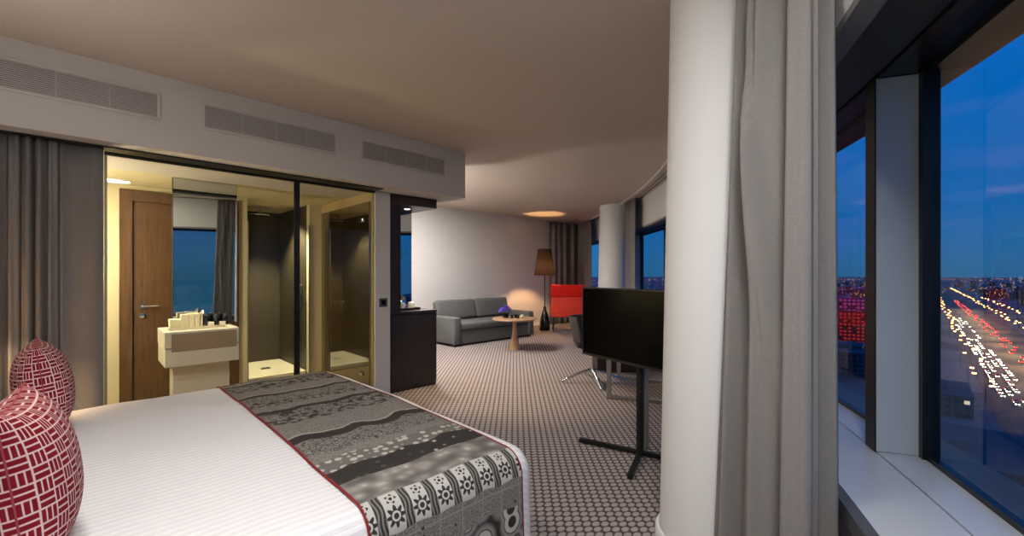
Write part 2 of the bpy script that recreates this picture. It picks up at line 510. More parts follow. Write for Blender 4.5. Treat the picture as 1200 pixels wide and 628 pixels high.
# bathroom block
YD = 6.13
struct('wall_bathroom_back', MB().box(XH, .24, YD, YD + .1, 0.001, 2.36).box(1.33, 1.42, YD, YD + .1, 0.001, 2.36).box(.24, 1.33, YD, YD + .1, 2.31, 2.36)
       .box(2.16, 2.345, YD, YD + .1, 0.001, 2.36), M['cream'], 'cream back wall of the bathroom', 'wall')
struct('wall_bathroom_left', MB().box(XH - .1, XH, YB + .02, 7.5, 0.001, 2.36), M['cream'], 'left wall of the bathroom', 'wall')
struct('ceiling_bathroom', MB().box(XH, 2.345, YB + .01, 7.6, 2.362, 2.42), M['cream'], 'cream bathroom ceiling', 'ceiling')
struct('floor_bathroom', MB().box(XH, 2.345, YB + .05, YD + .1, .001, .012), paint('bath_floor_stone', (120, 104, 80), .3), 'stone floor of the bathroom', 'floor')
struct('wall_shower', MB().box(1.30, 1.42, YD + .1, 7.42, 0.001, 2.36).box(2.16, 2.28, YD + .1, 7.42, 0.001, 2.36).box(1.42, 2.16, 7.4, 7.5, 0.001, 2.36), M['tile'], 'dark slate tiles lining the shower', 'wall')

# curved facade
NF = 72
struct('wall_facade', MB().arcbox(RI, RI + .1, ZB, ZC - .002, P0, P1, NF), M['white'], 'white curved band between ceiling and windows', 'wall')
struct('wall_apron', MB().arcbox(RI + .03, RI + .1, 0.001, .488, P0, P1, NF), paint('apron_paint', (176, 166, 156), .7), 'beige curved wall below the window sill', 'wall')
o = struct('trim_1', MB().arcbox(RI, RI + .32, .535, .55, P0, P1, NF), M['sill'], 'pale grey deep window sill along the curved facade', 'window sill')
tag(MB().arcbox(RI - .002, RI + .04, .49, .551, P0, P1, NF).build('sill_edge', M['silledge'], o), 'dark grey front edge')
MB().arcbox(RI + .326, RG + .03, .52, .552, P0, P1, NF).build('sill_outer_board', M['sill'], o)
o = struct('trim_2', MB().arcbox(RI + .09, RI + .32, ZB - .005, ZB + .04, P0, P1, NF), M['soffit'], 'metal soffit above the windows, coloured dark for its shade', 'soffit')
MB().arcbox(RI + .002, RI + .09, ZB - .03, ZB - .001, P0, P1, NF).build('soffit_lip', M['lip'], o)
MB().arcbox(RI + .326, RG + .03, ZB - .02, ZB + .04, P0, P1, NF).build('soffit_outer_panel', paint('soffit_bronze', (50, 44, 38), .25, metal=.5), o)
o = struct('trim_3', MB().arcbox(20.0, 20.02, ZC - .022, ZC - .001, P0 + .02, P1, NF), M['white'], 'white curved trim line on the ceiling', 'trim')
MB().arcbox(20.12, 20.135, ZC - .02, ZC - .001, P0 + .02, P1, NF).build('curtain_track', M['lip'], o)
MB().arcbox(20.2, 20.21, ZC - .012, ZC - .001, P0 + .02, P1, NF).build('track_groove', M['ventdark'], o)
# slab edges outside, so the tower has a skin above and below
struct('wall_spandrel', MB().arcbox(RG - .02, RG + .25, -1.2, .52, P0, P1, NF).arcbox(RG - .02, RG + .25, ZB + .04, ZC + .15, P0, P1, NF), M['darkframe'], 'dark outer spandrel of the tower', 'wall')

posts = [.336 - .1 * k for k in range(-2, 6)]
GZ0, GZ1 = .552, ZB - .02
for i in range(len(posts) - 1):
    a, b = posts[i], posts[i + 1]          # a > b ; a nearer the camera side
    w = thing('window_%d' % (i + 1), ['window behind the camera beside the bed head', 'window right behind the photographer', 'large pane at the right edge with the boulevard outside',
              'narrow strip of window between the near curtain and the grey post', 'window hidden by the near curtain and column', 'window beside the far column above the television',
              'far window at the corner curtains', 'last window'][i], 'window', cyl(RG, (a + b) / 2, GZ0), 0, None, 'structure')
    base = Vector(w.location)
    A, B = cyl(RG, a), cyl(RG, b)
    d = (B - A).normalized(); nrm = Vector((d.y, -d.x, 0))
    if nrm.dot(A - cyl(0, 0)) < 0: nrm = -nrm
    L = (B - A).length
    mt = Matrix.Translation(A - Vector((base.x, base.y, 0)) - Vector((0, 0, base.z))) @ Matrix(((d.x, nrm.x, 0, 0), (d.y, nrm.y, 0, 0), (0, 0, 1, 0), (0, 0, 0, 1)))
    MB().box(.07, L - .07, -.004, .004, GZ0 + .012, GZ1 - .012, mtx=mt).build('pane', M['glass'], w)
    fr = MB()
    fr.box(.0, L, -.02, .03, GZ0, GZ0 + .022, mtx=mt).box(.0, L, -.02, .03, GZ1 - .022, GZ1, mtx=mt)
    fr.box(.05, .085, -.035, .03, GZ0, GZ1, mtx=mt).box(L - .085, L - .05, -.035, .03, GZ0, GZ1, mtx=mt)
    fr.build('frame', M['black'], w)
for i, p in enumerate(posts):
    lbl = ['grey post behind the camera', 'grey post behind the photographer', 'pale grey upright post between the two right-hand windows', 'grey post hidden by the near curtain',
           'grey post behind the near column', 'grey post beyond the near column', 'grey post left of the far window', 'grey post behind the corner curtains'][i]
    c = cyl(20.7, p)
    o = thing('window_post', lbl, 'window post', (c.x, c.y, .553), 0, None, 'structure')
    er = (cyl(21, p) - cyl(20, p)).normalized(); et = Vector((-er.y, er.x, 0))
    mt = Matrix(((er.x, et.x, 0, 0), (er.y, et.y, 0, 0), (0, 0, 1, 0), (0, 0, 0, 1)))
    MB().box(-.1, .13, -.045, .045, 0, ZB - .02 - .554, .003, 1, mtx=mt).build('post_body', M['post'], o)
    MB().box(-.106, -.1, -.05, .05, 0, ZB - .02 - .554, mtx=mt).build('post_edge', M['darkframe'], o)

# columns (they lean a little)
def column(lat, t, rad, label):
    c = lt(lat, t)
    o = thing('column', label, 'column', (c.x, c.y, 0), 0, None, 'structure')
    sh = -.0208
    b = MB(); n = 64; rings = []
    for k in range(9):
        z = .001 + (ZC - .004) * k / 8
        off = RT * (-sh * (z - EYE))
        rings.append(b.verts([(off.x + rad * math.cos(2 * PI * j / n), off.y + rad * math.sin(2 * PI * j / n), z) for j in range(n)]))
    for k in range(8):
        for j in range(n): b.bm.faces.new([rings[k][j], rings[k][(j + 1) % n], rings[k + 1][(j + 1) % n], rings[k + 1][j]])
    b.build('shaft', M['column'], o, smooth=True)
    off = RT * (-sh * (-EYE))
    MB().lathe([(rad + .002, .0015), (rad + .022, .0015), (rad + .022, .055), (rad + .014, .07), (rad + .002, .072)], 64, (off.x, off.y, 0), caps=False).build('base_ring', M['column'], o, smooth=True)
    return o
column(1.072, 2.24, .262, 'large white round column in front of the near curtain')
column(2.24, 9.55, .32, 'distant white round column beside the far window')

# ================================================================== CURTAINS
def curtain(name, label, plan, z0, z1, mat, nu=160, nv=14, group=None):
    b = MB()
    def fn(u, v):
        p = plan(u, v); return (p.x, p.y, z0 + (z1 - z0) * v)
    b.grid(fn, nu, nv)
    o = b.build(name, mat, None, smooth='all')
    solid(o, .005)
    return tag(o, label, 'curtain', group)

def smooth(x): x = max(0, min(1, x)); return x * x * (3 - 2 * x)

def near_plan(u, v):
    # u 0 left edge beside the column ... 1 edge by the window ; v 0 floor ... 1 top
    def path(pts, u):
        k = u * (len(pts) - 1); i = min(int(k), len(pts) - 2); f = k - i
        return Vector(pts[i]).lerp(Vector(pts[i + 1]), f)
    bot = [(.915, 1.965), (.945, 1.90), (.965, 1.82), (.975, 1.73), (.99, 1.63), (1.025, 1.515), (1.11, 1.53), (1.195, 1.575)]
    top = [(1.035, 1.95), (1.05, 1.89), (1.045, 1.83), (1.045, 1.76), (1.05, 1.68), (1.075, 1.60), (1.135, 1.58), (1.195, 1.60)]
    p = path(bot, u).lerp(path(top, u), v)
    q = path(bot, min(1, u + .02)).lerp(path(top, min(1, u + .02)), v) - path(bot, max(0, u - .02)).lerp(path(top, max(0, u - .02)), v)
    q.normalize(); nn = Vector((-q.y, q.x))
    w = u + .05 * (1 - v) * math.sin(PI * u)
    ph = 2 * PI * (3.4 * w + .25)
    amp = (.040 + .004 * (1 - v)) * smooth(u * 8) * smooth((1 - u) * 10)
    off = amp * (math.sin(ph) + .45 * math.sin(1.73 * ph + 1.9 + 1.2 * v) + .16 * math.sin(4.1 * ph + 2 * v))
    # one broad overlapping fold that slides from upper left to lower right
    c = .34 + .34 * (1 - v)
    off += (-.055 * smooth((u - c + .10) / .10) + .055 * smooth((u - c) / .018)) * smooth((v - .12) * 3) * 1.0
    p = p + nn * off
    return lt(p.x, p.y)
curtain('curtain', 'tall grey curtain bunched between the near column and the right windows', near_plan, .012, ZC - .03, M['curtain'], 220, 30)

def arc_curtain(label, pa, pb, r, folds, mat, amp=.045):
    def plan(u, v):
        ph = 2 * PI * folds * u
        a = amp * (.75 + .25 * math.sin(5 * u + 1)) * (1 - .25 * v)
        rr = r + a * math.sin(ph) + .3 * a * math.sin(2.1 * ph + 1.3 * v)
        return cyl(rr, pa + (pb - pa) * (u + .006 * math.sin(ph * .5 + 2 * v)))
    return curtain('curtain', label, plan, .012, ZC - .025, mat, int(folds * 18), 8)
arc_curtain('grey curtain hanging just right of the distant column', -.012, .022, 20.12, 6, M['curtain'])
CPATH = [Vector((9.27, 7.88, 0)), Vector((9.75, 7.86, 0))] + [cyl(20.06, P_SOFA + .022 + k * .0135) for k in range(5)]
def corner_plan(u, v):
    k = u * (len(CPATH) - 1); i = min(int(k), len(CPATH) - 2); f = k - i
    p = CPATH[i].lerp(CPATH[i + 1], f); d = (CPATH[min(i + 2, len(CPATH) - 1)] - CPATH[i]).normalized()
    ph = 2 * PI * 13 * u
    return p + Vector((-d.y, d.x, 0)) * (.045 * math.sin(ph) + .014 * math.sin(2.1 * ph + 1.3 * v)) * (1 - .2 * v)
curtain('curtain', 'grey curtain filling the far corner behind the floor lamp and red chair', corner_plan, .012, ZC - .025, M['curtain'], 230, 8)

def left_plan(u, v):
    x = -.70 + u * (.088 + .70)
    k = smooth((.74 - u) / .08)                        # deep pleats on the left, a nearly flat end panel on the right
    ph = 2 * PI * (u / .077)
    off = k * .045 * math.sin(ph + .5 * math.sin(3 * v)) * (1 - .3 * v) + (1 - k) * .018 * math.sin(2 * PI * (u - .74) / .26)
    off += k * .012 * math.sin(2.3 * ph + v)
    return Vector((x + k * .01 * math.cos(ph), 4.47 + off, 0))
curtain('curtain', 'taupe grey curtain beside the bed in front of the bathroom glass', left_plan, .012, ZB - .012, M['curtain2'], 220, 10)
o = tag(MB().box(XH + .01, 2.34, 4.40, 4.54, ZB - .012, ZB - .002).build('curtain_rail', M['darkframe']), 'dark recessed curtain rail under the bulkhead', 'curtain rail')

# ================================================================== BATHROOM FRONT
def glass_panel(label, x0, x1, mat, frame_right):
    o = thing('glass_partition', label, 'glass panel', ((x0 + x1) / 2, YB + .015, 0.0))
    w = (x1 - x0) / 2
    MB().box(-w + .012, w - .012, -.004, .004, .03, 2.333).build('pane', mat, o)
    f = MB().box(-w, w, -.012, .012, 2.333, ZB - .001).box(-w, w, -.012, .012, .001, .03)
    f.build('track_frame', M['darkframe'], o)
    if frame_right: MB().box(w - .03, w, -.014, .014, .03, 2.333).build('edge_stile', M['black'], o)
    MB().box(-w - .0, -w + .018, -.014, .014, .03, 2.333).build('edge_profile', M['darkframe'] if not frame_right else paint('pale_profile', (150, 140, 116), .4), o)
    return o
glass_panel('wide clear glass panel separating bed area from vanity', .094, 1.51, M['tint'], True)
glass_panel('narrower glass panel right of the black upright', 1.512, 2.343, M['tint'], False)

# smoked swing door at right angles
o = thing('glass_door', 'smoked glass bathroom door with small knob reflecting the shower', 'glass door', (2.30, 5.36, 0))
MB().box(-.005, .005, -.70, .70, .02, 2.24).build('pane', M['smoke'], o)
b = MB(); b.tube([(-.005, .05, 1.06), (-.045, .05, 1.06)], [.012, .016], 14); b.build('knob', M['chrome'], o, smooth=True)
MB().box(-.02, .02, -.56, -.48, 2.02, 2.06, .004).box(-.02, .02, -.56, -.48, .22, .26, .004).build('hinge', M['chrome'], o)
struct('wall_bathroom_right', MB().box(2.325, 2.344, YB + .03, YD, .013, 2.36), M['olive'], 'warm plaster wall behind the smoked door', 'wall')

# walnut door
o = thing('door_1', 'walnut bathroom door with steel lever handle left of the mirror', 'door', (.785, YD, 0), 0, None, 'structure')
f = MB().box(-.544, -.44, -.02, .06, .013, 2.305, .003).box(.445, .544, -.02, .06, .013, 2.305, .003).box(-.44, .445, -.02, .06, 2.19, 2.305, .003)
f.build('frame', M['doorwood'], o)
lf = MB().box(-.438, .443, .0, .045, .016, 2.188, .002).build('leaf', M['doorwood'], o)
MB().box(-.4375, -.428, -.003, .0, .016, 2.188).build('leaf_gap', M['black'], lf)
h = MB(); h.tube([(-.36, .0, 1.06), (-.36, -.055, 1.06), (-.34, -.06, 1.06), (-.22, -.06, 1.06)], .0105, 12)
h.lathe([(.028, 0), (.028, .008)], 20)
for v in list(h.bm.verts)[-40:]: v.co = Vector((-.36 + v.co.x, -.001 - v.co.z, 1.06 + v.co.y))
h.build('lever_handle', M['chrome'], lf, smooth=True)
h = MB(); h.lathe([(.026, 0), (.026, .01), (.012, .012)], 20)
for v in h.bm.verts: v.co = Vector((-.36 + v.co.x, -.001 - v.co.z, .955 + v.co.y))
h.build('lock_rose', M['chrome'], lf, smooth=True)

# vanity
vx0, vx1, vy0, vy1 = .482, 1.05, 4.83, 5.33
o = thing('vanity', 'cream washbasin unit with lower drawer under the tall mirror', 'washbasin', ((vx0 + vx1) / 2, vy0, .013))
W = (vx1 - vx0) / 2
b = MB().box(-W, W, 0, .10, .735, .880, .006).box(-W, W, .40, .50, .735, .880, .006).box(-W, -W + .05, .09, .41, .735, .880, .006).box(W - .05, W, .09, .41, .735, .880, .006).box(-W + .02, W - .02, .05, .45, .735, .76)
b.build('basin', M['ceramic'], o)
d = MB().box(-W + .004, W, .004, .50, .565, .728, .005).build('drawer', M['ceramic'], o)
MB().box(-W + .05, W - .02, -.004, .004, .70, .86, .002).build('front_rect', M['taupe'], o)  # taupe rectangle across the basin and drawer fronts
tag(MB().box(-W + .09, W - .02, .30, .50, .0, .57, .004).build('pedestal', M['ceramic'], o), 'white boxed-in pipe cover')
fa = MB(); fa.tube([(.05, .45, .88), (.05, .45, 1.0), (.05, .43, 1.03), (.05, .33, 1.03), (.05, .31, 1.0)], .012, 12); fa.build('tap', M['chrome'], o, smooth=True)
o = thing('mirror', 'tall frameless mirror reflecting the blue dusk window above the washbasin', 'mirror', (.87, 5.345, .90))
MB().box(-.269, .269, 0, .004, .0, ZB - .9).build('mirror_glass', M['mirror'], o)
MB().box(-.272, .272, .0041, .05, -.004, ZB - .9).build('backing', M['espresso'], o)
ZT = .893
def small(name, label, cat, x, y, parts, group=None):
    o = thing(name, label, cat, (x, y, ZT + .001), 0, group)
    for nm, mb, mt in parts: mb.build(nm, mt, o, smooth=True)
    return o
small('tissue_box', 'small cream box at the left end of the washbasin', 'box', .60, 5.25, [('box_body', MB().box(-.04, .04, -.04, .04, 0, .075, .004), M['cream_card']), ('box_lid', MB().box(-.042, .042, -.042, .042, .055, .08, .004), M['cream_card'])])
tl = ['pale folded towel card leftmost in the row on the washbasin', 'pale folded towel card second from left on the washbasin', 'pale folded towel card third from left on the washbasin', 'narrow pale card rightmost beside the first dark bottle']
for i, (x, w, hh) in enumerate(((.672, .030, .125), (.727, .022, .13), (.772, .020, .128), (.808, .008, .13))):
    o = tag(MB().box(-w, w, -.03, .03, 0, hh, .004).build('towel_card', M['cream_card']), tl[i], 'folded card', 'pale cards on the washbasin')
    o.location = (x, 5.22, ZT + .001)
def bottle(x, y, label):
    body = MB().lathe([(.0, 0), (.026, 0), (.028, .01), (.028, .075), (.02, .088), (.010, .094)], 20)
    cap = MB().lathe([(.012, .0945), (.012, .112), (.0, .112)], 16)
    small('toiletry_bottle', label, 'bottle', x, y, [('body', body, M['bottle']), ('cap', cap, M['steel'])], 'dark toiletry bottles')
bottle(.845, 5.22, 'dark toiletry bottle nearest the pale cards'); bottle(.93, 5.22, 'middle dark toiletry bottle on the washbasin'); bottle(1.01, 5.22, 'dark toiletry bottle at the right end of the washbasin')
for x, lb in ((.875, 'tiny white soap pack between left and middle dark bottles'), (.972, 'tiny white soap pack between middle and right dark bottles')):
    o = tag(MB().box(-.024, .024, -.015, .015, 0, .04, .003).build('soap_pack', M['porcelain']), lb, 'soap'); o.location = (x, 5.14, ZT + .001)

# shower
o = thing('shower_tray', 'white lit shower tray with drain behind the glass door', 'shower tray', (1.79, 6.75, .014))
MB().box(-.365, .365, -.51, .64, 0, .07, .01).build('tray', M['ceramic'], o)
MB().box(-.06, .06, -.05, .05, .0705, .074, .002).build('drain', M['steel'], o)
o = thing('rain_shower', 'round rain shower head hanging from the shower ceiling', 'shower head', (1.74, 6.85, 2.36))
b = MB(); b.tube([(0, 0, 0), (0, 0, -.1)], .012, 12); b.build('pipe', M['chrome'], o, smooth=True)
MB().lathe([(.02, -.10), (.12, -.105), (.125, -.115), (.12, -.122)], 28).build('rose', M['chrome'], o, smooth=True)
o = thing('shower_mixer', 'chrome shower mixer with hand shower on the dark tiles', 'shower mixer', (2.16, 6.42, 1.1))
b = MB(); 
for z in (0, .07, .14): b.tube([(-.001, 0, z), (-.03, 0, z)], .026, 16)
b.build('valves', M['chrome'], o, smooth=True)
b = MB(); b.tube([(-.03, .0, .2), (-.07, -.0, .26)], [.012, .03], 14); b.build('hand_shower', M['chrome'], o, smooth=True)
b = MB(); b.tube([(-.03, 0, .2), (-.05, .03, -.1), (-.05, .05, -.35), (-.04, .02, -.45), (-.03, 0, -.2), (-.02, 0, 0)], .006, 8); b.build('hose', M['steel'], o, smooth=True)
o = thing('shower_door', 'clear glass shower door with a small chrome handle', 'glass door', (1.79, YD - .012, .02))
MB().box(-.36, .36, -.004, .004, 0, 2.05).build('pane', M['clear'], o)
b = MB(); b.tube([(.31, -.005, 1.0), (.31, -.04, 1.0)], .012, 12); b.build('handle', M['chrome'], o, smooth=True)
MB().box(-.368, -.36, -.01, .01, 0, 2.05).box(.36, .368, -.01, .01, 0, 2.05).build('seal', M['steel'], o)

# switch
o = thing('light_switch', 'square grey wall switch on the strip beside the bar cabinet', 'light switch', (2.441, YB, 1.08))
MB().box(-.05, .05, -.008, -.0005, -.05, .05, .002).build('plate', paint('switch_plate', (98, 94, 88), .35, metal=.6), o)
MB().box(-.026, .026, -.011, -.008, -.026, .026, .002).build('key', M['blackgloss'], o)

# air vents
def vent(x0, x1, label):
    o = thing('air_vent', label, 'air vent', ((x0 + x1) / 2, 4.25, 2.69), 0, 'bulkhead air grilles')
    w = (x1 - x0) / 2; h = .088
    f = MB().box(-w - .02, w + .02, -.012, -.001, h, h + .02, .003).box(-w - .02, w + .02, -.012, -.001, -h - .02, -h, .003).box(-w - .02, -w, -.012, -.001, -h, h, .003).box(w, w + .02, -.012, -.001, -h, h, .003)
    f.build('frame', M['bulk'], o)
    MB().box(-w, w, -.003, -.001, -h, h).build('backing', M['ventdark'], o)
    s = MB()
    for k in range(13):
        z = -h + (k + .5) * 2 * h / 13
        s.box(-w, w, -.0105, -.004, z - .0042, z + .0042)
    for k in range(1, 4): s.box(-w + 2 * w * k / 4 - .004, -w + 2 * w * k / 4 + .004, -.0108, -.004, -h, h)
    s.build('grille', M['ventmetal'], o)
vent(-.68, .381, 'long air grille on the bulkhead above the bedside curtain')
vent(.682, 1.736, 'middle air grille on the bulkhead above the vanity')
vent(2.026, 3.043, 'right air grille on the bulkhead near its end corner')

# ================================================================== BAR UNIT
bx0, bx1, by0, by1 = 2.535, 3.185, 4.60, 5.22
o = thing('bar_cabinet', 'tall dark brown minibar unit at the end of the bathroom wall', 'cabinet', (bx0, by0, 0))
w, dp = bx1 - bx0, by1 - by0
base = MB().box(0, w, .02, dp, .001, .925, .002).build('base_cabinet', M['espresso'], o)
MB().box(.01, w - .003, .0, .018, .06, .92, .002).build('door', M['espresso'], base)
MB().box(-.0, w + .004, -.004, dp, .926, .958, .002).build('counter', M['espresso'], o)
MB().box(0, .135, 0, dp, .9585, 2.245, .002).build('side_panel', M['espresso'], o)
MB().box(0, w, 0, dp, 2.2455, ZB - .003, .002).build('top_box', M['espresso'], o)
MB().box(.136, w, dp - .02, dp - .008, .9585, 2.245).build('mirror_panel', M['mirror'], o)
MB().box(.136, w - .02, dp - .17, dp - .022, 1.55, 1.558).build('glass_shelf', M['clear'], o)
dl = MB().lathe([(.0, 0), (.036, 0)], 20, (.40, .30, 2.2445), caps=False).build('downlight', M['bulb'], o)
MB().lathe([(.036, -.0015), (.048, -.0015), (.048, .0), (.036, .0)], 24, (.40, .30, 2.2445), caps=False).build('downlight_ring', M['chrome'], dl)
tr = thing('serving_tray', 'dark tray on the bar counter under two white cups', 'tray', (2.86, 4.82, .959))
MB().box(-.15, .15, -.10, .10, 0, .012, .004).build('tray_base', M['blackgloss'], tr)
MB().box(-.155, -.148, -.105, .105, 0, .03).box(.148, .155, -.105, .105, 0, .03).box(-.15, .15, -.105, -.098, 0, .03).box(-.15, .15, .098, .105, 0, .03).build('tray_rim', M['espresso'], tr)
for x, lb in ((-.075, 'left white upturned cup on the dark bar tray'), (.065, 'right white upturned cup on the dark bar tray')):
    c = thing('cup', lb, 'cup', (2.86 + x, 4.79, .972), 0, 'white cups on the bar tray')
    MB().lathe([(.0, 0), (.06, .003), (.066, .012), (.03, .01), (.0, .01)], 24, caps=False).build('saucer', M['porcelain'], c, smooth=True)
    MB().lathe([(.042, .0125), (.044, .05), (.036, .078), (.022, .086), (.0, .087)], 24, caps=False).build('bowl', M['porcelain'], c, smooth=True)
    hd = MB(); hd.tube([(.04, 0, .03), (.062, 0, .035), (.064, 0, .055), (.04, 0, .062)], .005, 8); hd.build('handle', M['porcelain'], c, smooth=True)
k = thing('kettle', 'steel kettle at the back of the bar counter', 'kettle', (2.945, 5.06, .959))
MB().lathe([(.0, 0), (.062, 0), (.066, .02), (.056, .13), (.04, .16), (.012, .17), (.01, .185), (.0, .187)], 28, caps=False).build('body', M['chrome'], k, smooth=True)
hd = MB(); hd.tube([(.05, 0, .14), (.1, 0, .13), (.105, 0, .06), (.07, 0, .03)], .009, 10); hd.build('handle', M['blackgloss'], k, smooth=True)
for x, lb in ((2.985, 'left stemmed glass on the bar glass shelf'), (3.07, 'right stemmed glass on the bar glass shelf')):
    c = thing('wine_glass', lb, 'glass', (x, 5.13, 1.559), 0, 'glasses on the bar shelf')
    MB().lathe([(.03, 0), (.004, .006), (.004, .07), (.03, .1), (.033, .14), (.028, .17)], 20, caps=False).build('bowl', M['clear'], c, smooth=True)

# ================================================================== BED
BX0, BX1, BY0, BY1, BZ = -.62, 1.50, 1.35, 3.72, .60
def profile(inset, off, zb, n=8):
    """cross-section of the dressed bed, near hem -> top -> far hem ; list of (y,z,arclength)"""
    r = .095 + off
    y0, y1, zt = BY0 + inset - off, BY1 - inset + off, BZ - inset + off
    pts = []
    m = 7
    for i in range(m): pts.append((y0 - .012 * (1 - i / m), zb + (zt - r - zb) * i / m))
    for i in range(n + 1):
        a = PI - (PI / 2) * i / n; pts.append((y0 + r + r * math.cos(a), zt - r + r * math.sin(a)))
    k = 44
    for i in range(1, k):
        f = i / k; pts.append((y0 + r + (y1 - y0 - 2 * r) * f, zt + .012 * math.sin(PI * f)))
    for i in range(n + 1):
        a = PI / 2 - (PI / 2) * i / n; pts.append((y1 - r + r * math.cos(a), zt - r + r * math.sin(a)))
    for i in range(1, m + 1): pts.append((y1 + .012 * i / m, zt - r + (zb - zt + r) * i / m))
    out = []; s = 0
    for i, p in enumerate(pts):
        if i: s += math.hypot(p[0] - pts[i - 1][0], p[1] - pts[i - 1][1])
        out.append((p[0], p[1], s))
    return out
def wrinkle(x, y, s):
    return .004 * math.sin(7 * x + 3 * y) * math.sin(5 * y - 2 * x + 1) + .003 * math.sin(17 * x + 5 * y) * math.sin(9 * y + 1)
def drape(x0, x1, off, zb, nx, end):
    b = MB(); uvl = b.bm.loops.layers.uv.new('UVMap')
    rows = []
    xs = [x0 + (x1 - (.095 if end else 0) - x0) * i / nx for i in range(nx + 1)]
    ins = [0.0] * len(xs)
    if end:
        for i in range(1, 9):
            a = (PI / 2) * i / 8
            xs.append(x1 - .095 + .095 * math.sin(a)); ins.append(.095 * (1 - math.cos(a)))
    for x, e in zip(xs, ins):
        pr = profile(e, off, zb)
        tot = pr[-1][2]
        rows.append([(b.bm.verts.new((x, y, z + (wrinkle(x, y, s) if z > .4 else 0))), x, tot - s) for (y, z, s) in pr])
    for i in range(len(rows) - 1):
        for j in range(len(rows[0]) - 1):
            q = [rows[i][j], rows[i + 1][j], rows[i + 1][j + 1], rows[i][j + 1]]
            f = b.bm.faces.new([v[0] for v in q])
            for l, v in zip(f.loops, q): l[uvl].uv = (v[1], v[2])
    if end:
        f = b.bm.faces.new([v[0] for v in rows[-1]])
        for l in f.loops: l[uvl].uv = (l.vert.co.y, l.vert.co.z)
    return b
bed = thing('bed', 'wide double bed under a white striped bedspread', 'bed', (0, 0, 0))
MB().box(BX0 + .03, BX1 - .06, BY0 + .05, BY1 - .05, .06, .34, .01).build('base', M['shell'], bed)
MB().box(BX0 + .02, BX1 - .05, BY0 + .035, BY1 - .035, .341, .575, .05, 3).build('mattress', M['white'], bed)
for (x, y) in ((BX0 + .1, BY0 + .2), (BX0 + .1, BY1 - .2), (BX1 - .2, BY0 + .2), (BX1 - .2, BY1 - .2)):
    MB().lathe([(.025, 0.001), (.03, .06)], 14, (x, y, 0)).build('leg', M['blackmetal'], bed)
MB().box(XH + .002, XH + .07, BY0 - .08, BY1 + .08, .05, 1.25, .012).build('headboard', M['shell'], bed)
dv = tag(drape(BX0, BX1, 0.0, .10, 26, True).build('bedspread', M['sheet'], None, smooth='all'), 'white satin-striped bedspread covering the bed', 'bedspread')
RX0, RX1 = .665, 1.385
rn = thing('bed_runner', 'grey and black patterned runner with red piping across the foot of the bed', 'bed runner', (0, 0, 0))
r_ = drape(RX0, RX1, .008, .16, 24, False).build('runner_cloth', M['runner'], rn, smooth='all')
for x, pr_ in ((RX0, .0044), (RX1, .0026)):
    pts = [(x, y, z + (wrinkle(x, y, s) if z > .4 else 0)) for (y, z, s) in profile(0, .010, .16)]
    b = MB(); b.tube(pts, pr_, 8); b.build('piping', M['piping'], rn, smooth=True)

def cushion(label, loc, rot, half=.225, th=.108):
    o = thing('cushion', label, 'cushion', loc, 0)
    o.rotation_euler = rot
    b = MB()
    def surf(sgn):
        def fn(u, v):
            a, c = u * 2 - 1, v * 2 - 1
            pin = 1 - .085 * (1 - c * c) * 0 
            x = a * half * (1 - .10 * (1 - abs(a)) * 0 - .085 * (1 - c * c) ** 1 * abs(a) ** 4)
            y = c * half * (1 - .085 * (1 - a * a) * abs(c) ** 4)
            k = max(0, (1 - abs(a) ** 2.4)) ** .55 * max(0, (1 - abs(c) ** 2.4)) ** .55
            # local: thickness along X, width along Y, height along Z
            return (sgn * th * k, x, y + half)
        return fn
    NS = 400; tab = [0.0]
    kk = lambda a: max(0, 1 - abs(a) ** 2.4) ** .55
    for i in range(NS):
        a0, a1 = i / NS, (i + 1) / NS
        tab.append(tab[-1] + math.hypot(half / NS, th * .8 * (kk(a1) - kk(a0))))
    def arc(t):
        a = t * 2 - 1
        return math.copysign(tab[min(NS, int(round(abs(a) * NS)))], a)
    wp = lambda t: .5 + .5 * math.sin((t - .5) * PI)          # finer rows towards the seam
    for sgn in (1, -1):
        b.grid(lambda u, v, f=surf(sgn): f(wp(u), wp(v)), 40, 40, lambda u, v: (arc(wp(u)) + (.0 if sgn > 0 else .013), arc(wp(v))))
    bmesh.ops.remove_doubles(b.bm, verts=list(b.bm.verts), dist=.0008)
    b.build('cover', M['cushion'], o, smooth='all')
    s = []
    for (a0, c0, a1, c1) in ((-1, -1, 1, -1), (1, -1, 1, 1), (1, 1, -1, 1), (-1, 1, -1, -1)):
        for k in range(14):
            a = a0 + (a1 - a0) * k / 14; c = c0 + (c1 - c0) * k / 14
            s.append((0, a * half * (1 - .085 * (1 - c * c) * abs(a) ** 4), c * half * (1 - .085 * (1 - a * a) * abs(c) ** 4) + half))
    s.append(s[0])
    b = MB(); b.tube(s, .0022, 6, caps=False); b.build('seam_piping', M['seam'], o, smooth=True)
    return o
cushion('red and white basket-weave cushion nearest the camera on the bed', (-.092, 1.79, BZ + .021), (0, R(-7), R(-2)))
cushion('red and white basket-weave cushion farther back on the bed', (-.128, 3.20, BZ + .021), (0, R(-7), R(3)))
def pillow(label, loc, rot):
    o = tag(None or MB().build('pillow', M['white']), label, 'pillow', 'white pillows')
    b = bmesh.new(); m = MB()
    def surf(sgn):
        def fn(u, v):
            a, c = u * 2 - 1, v * 2 - 1
            k = max(0, (1 - abs(a) ** 2.6)) ** .5 * max(0, (1 - abs(c) ** 2.6)) ** .5
            return (sgn * .10 * k, a * .38, c * .25 + .25)
        return fn
    for sg in (1, -1): m.grid(surf(sg), 20, 16)
    bmesh.ops.remove_doubles(m.bm, verts=list(m.bm.verts), dist=.0008)
    bmesh.ops.recalc_face_normals(m.bm, faces=list(m.bm.faces))
    m.bm.to_mesh(o.data); m.bm.free(); b.free()
    for p in o.data.polygons: p.use_smooth = True
    o.location = loc; o.rotation_euler = rot
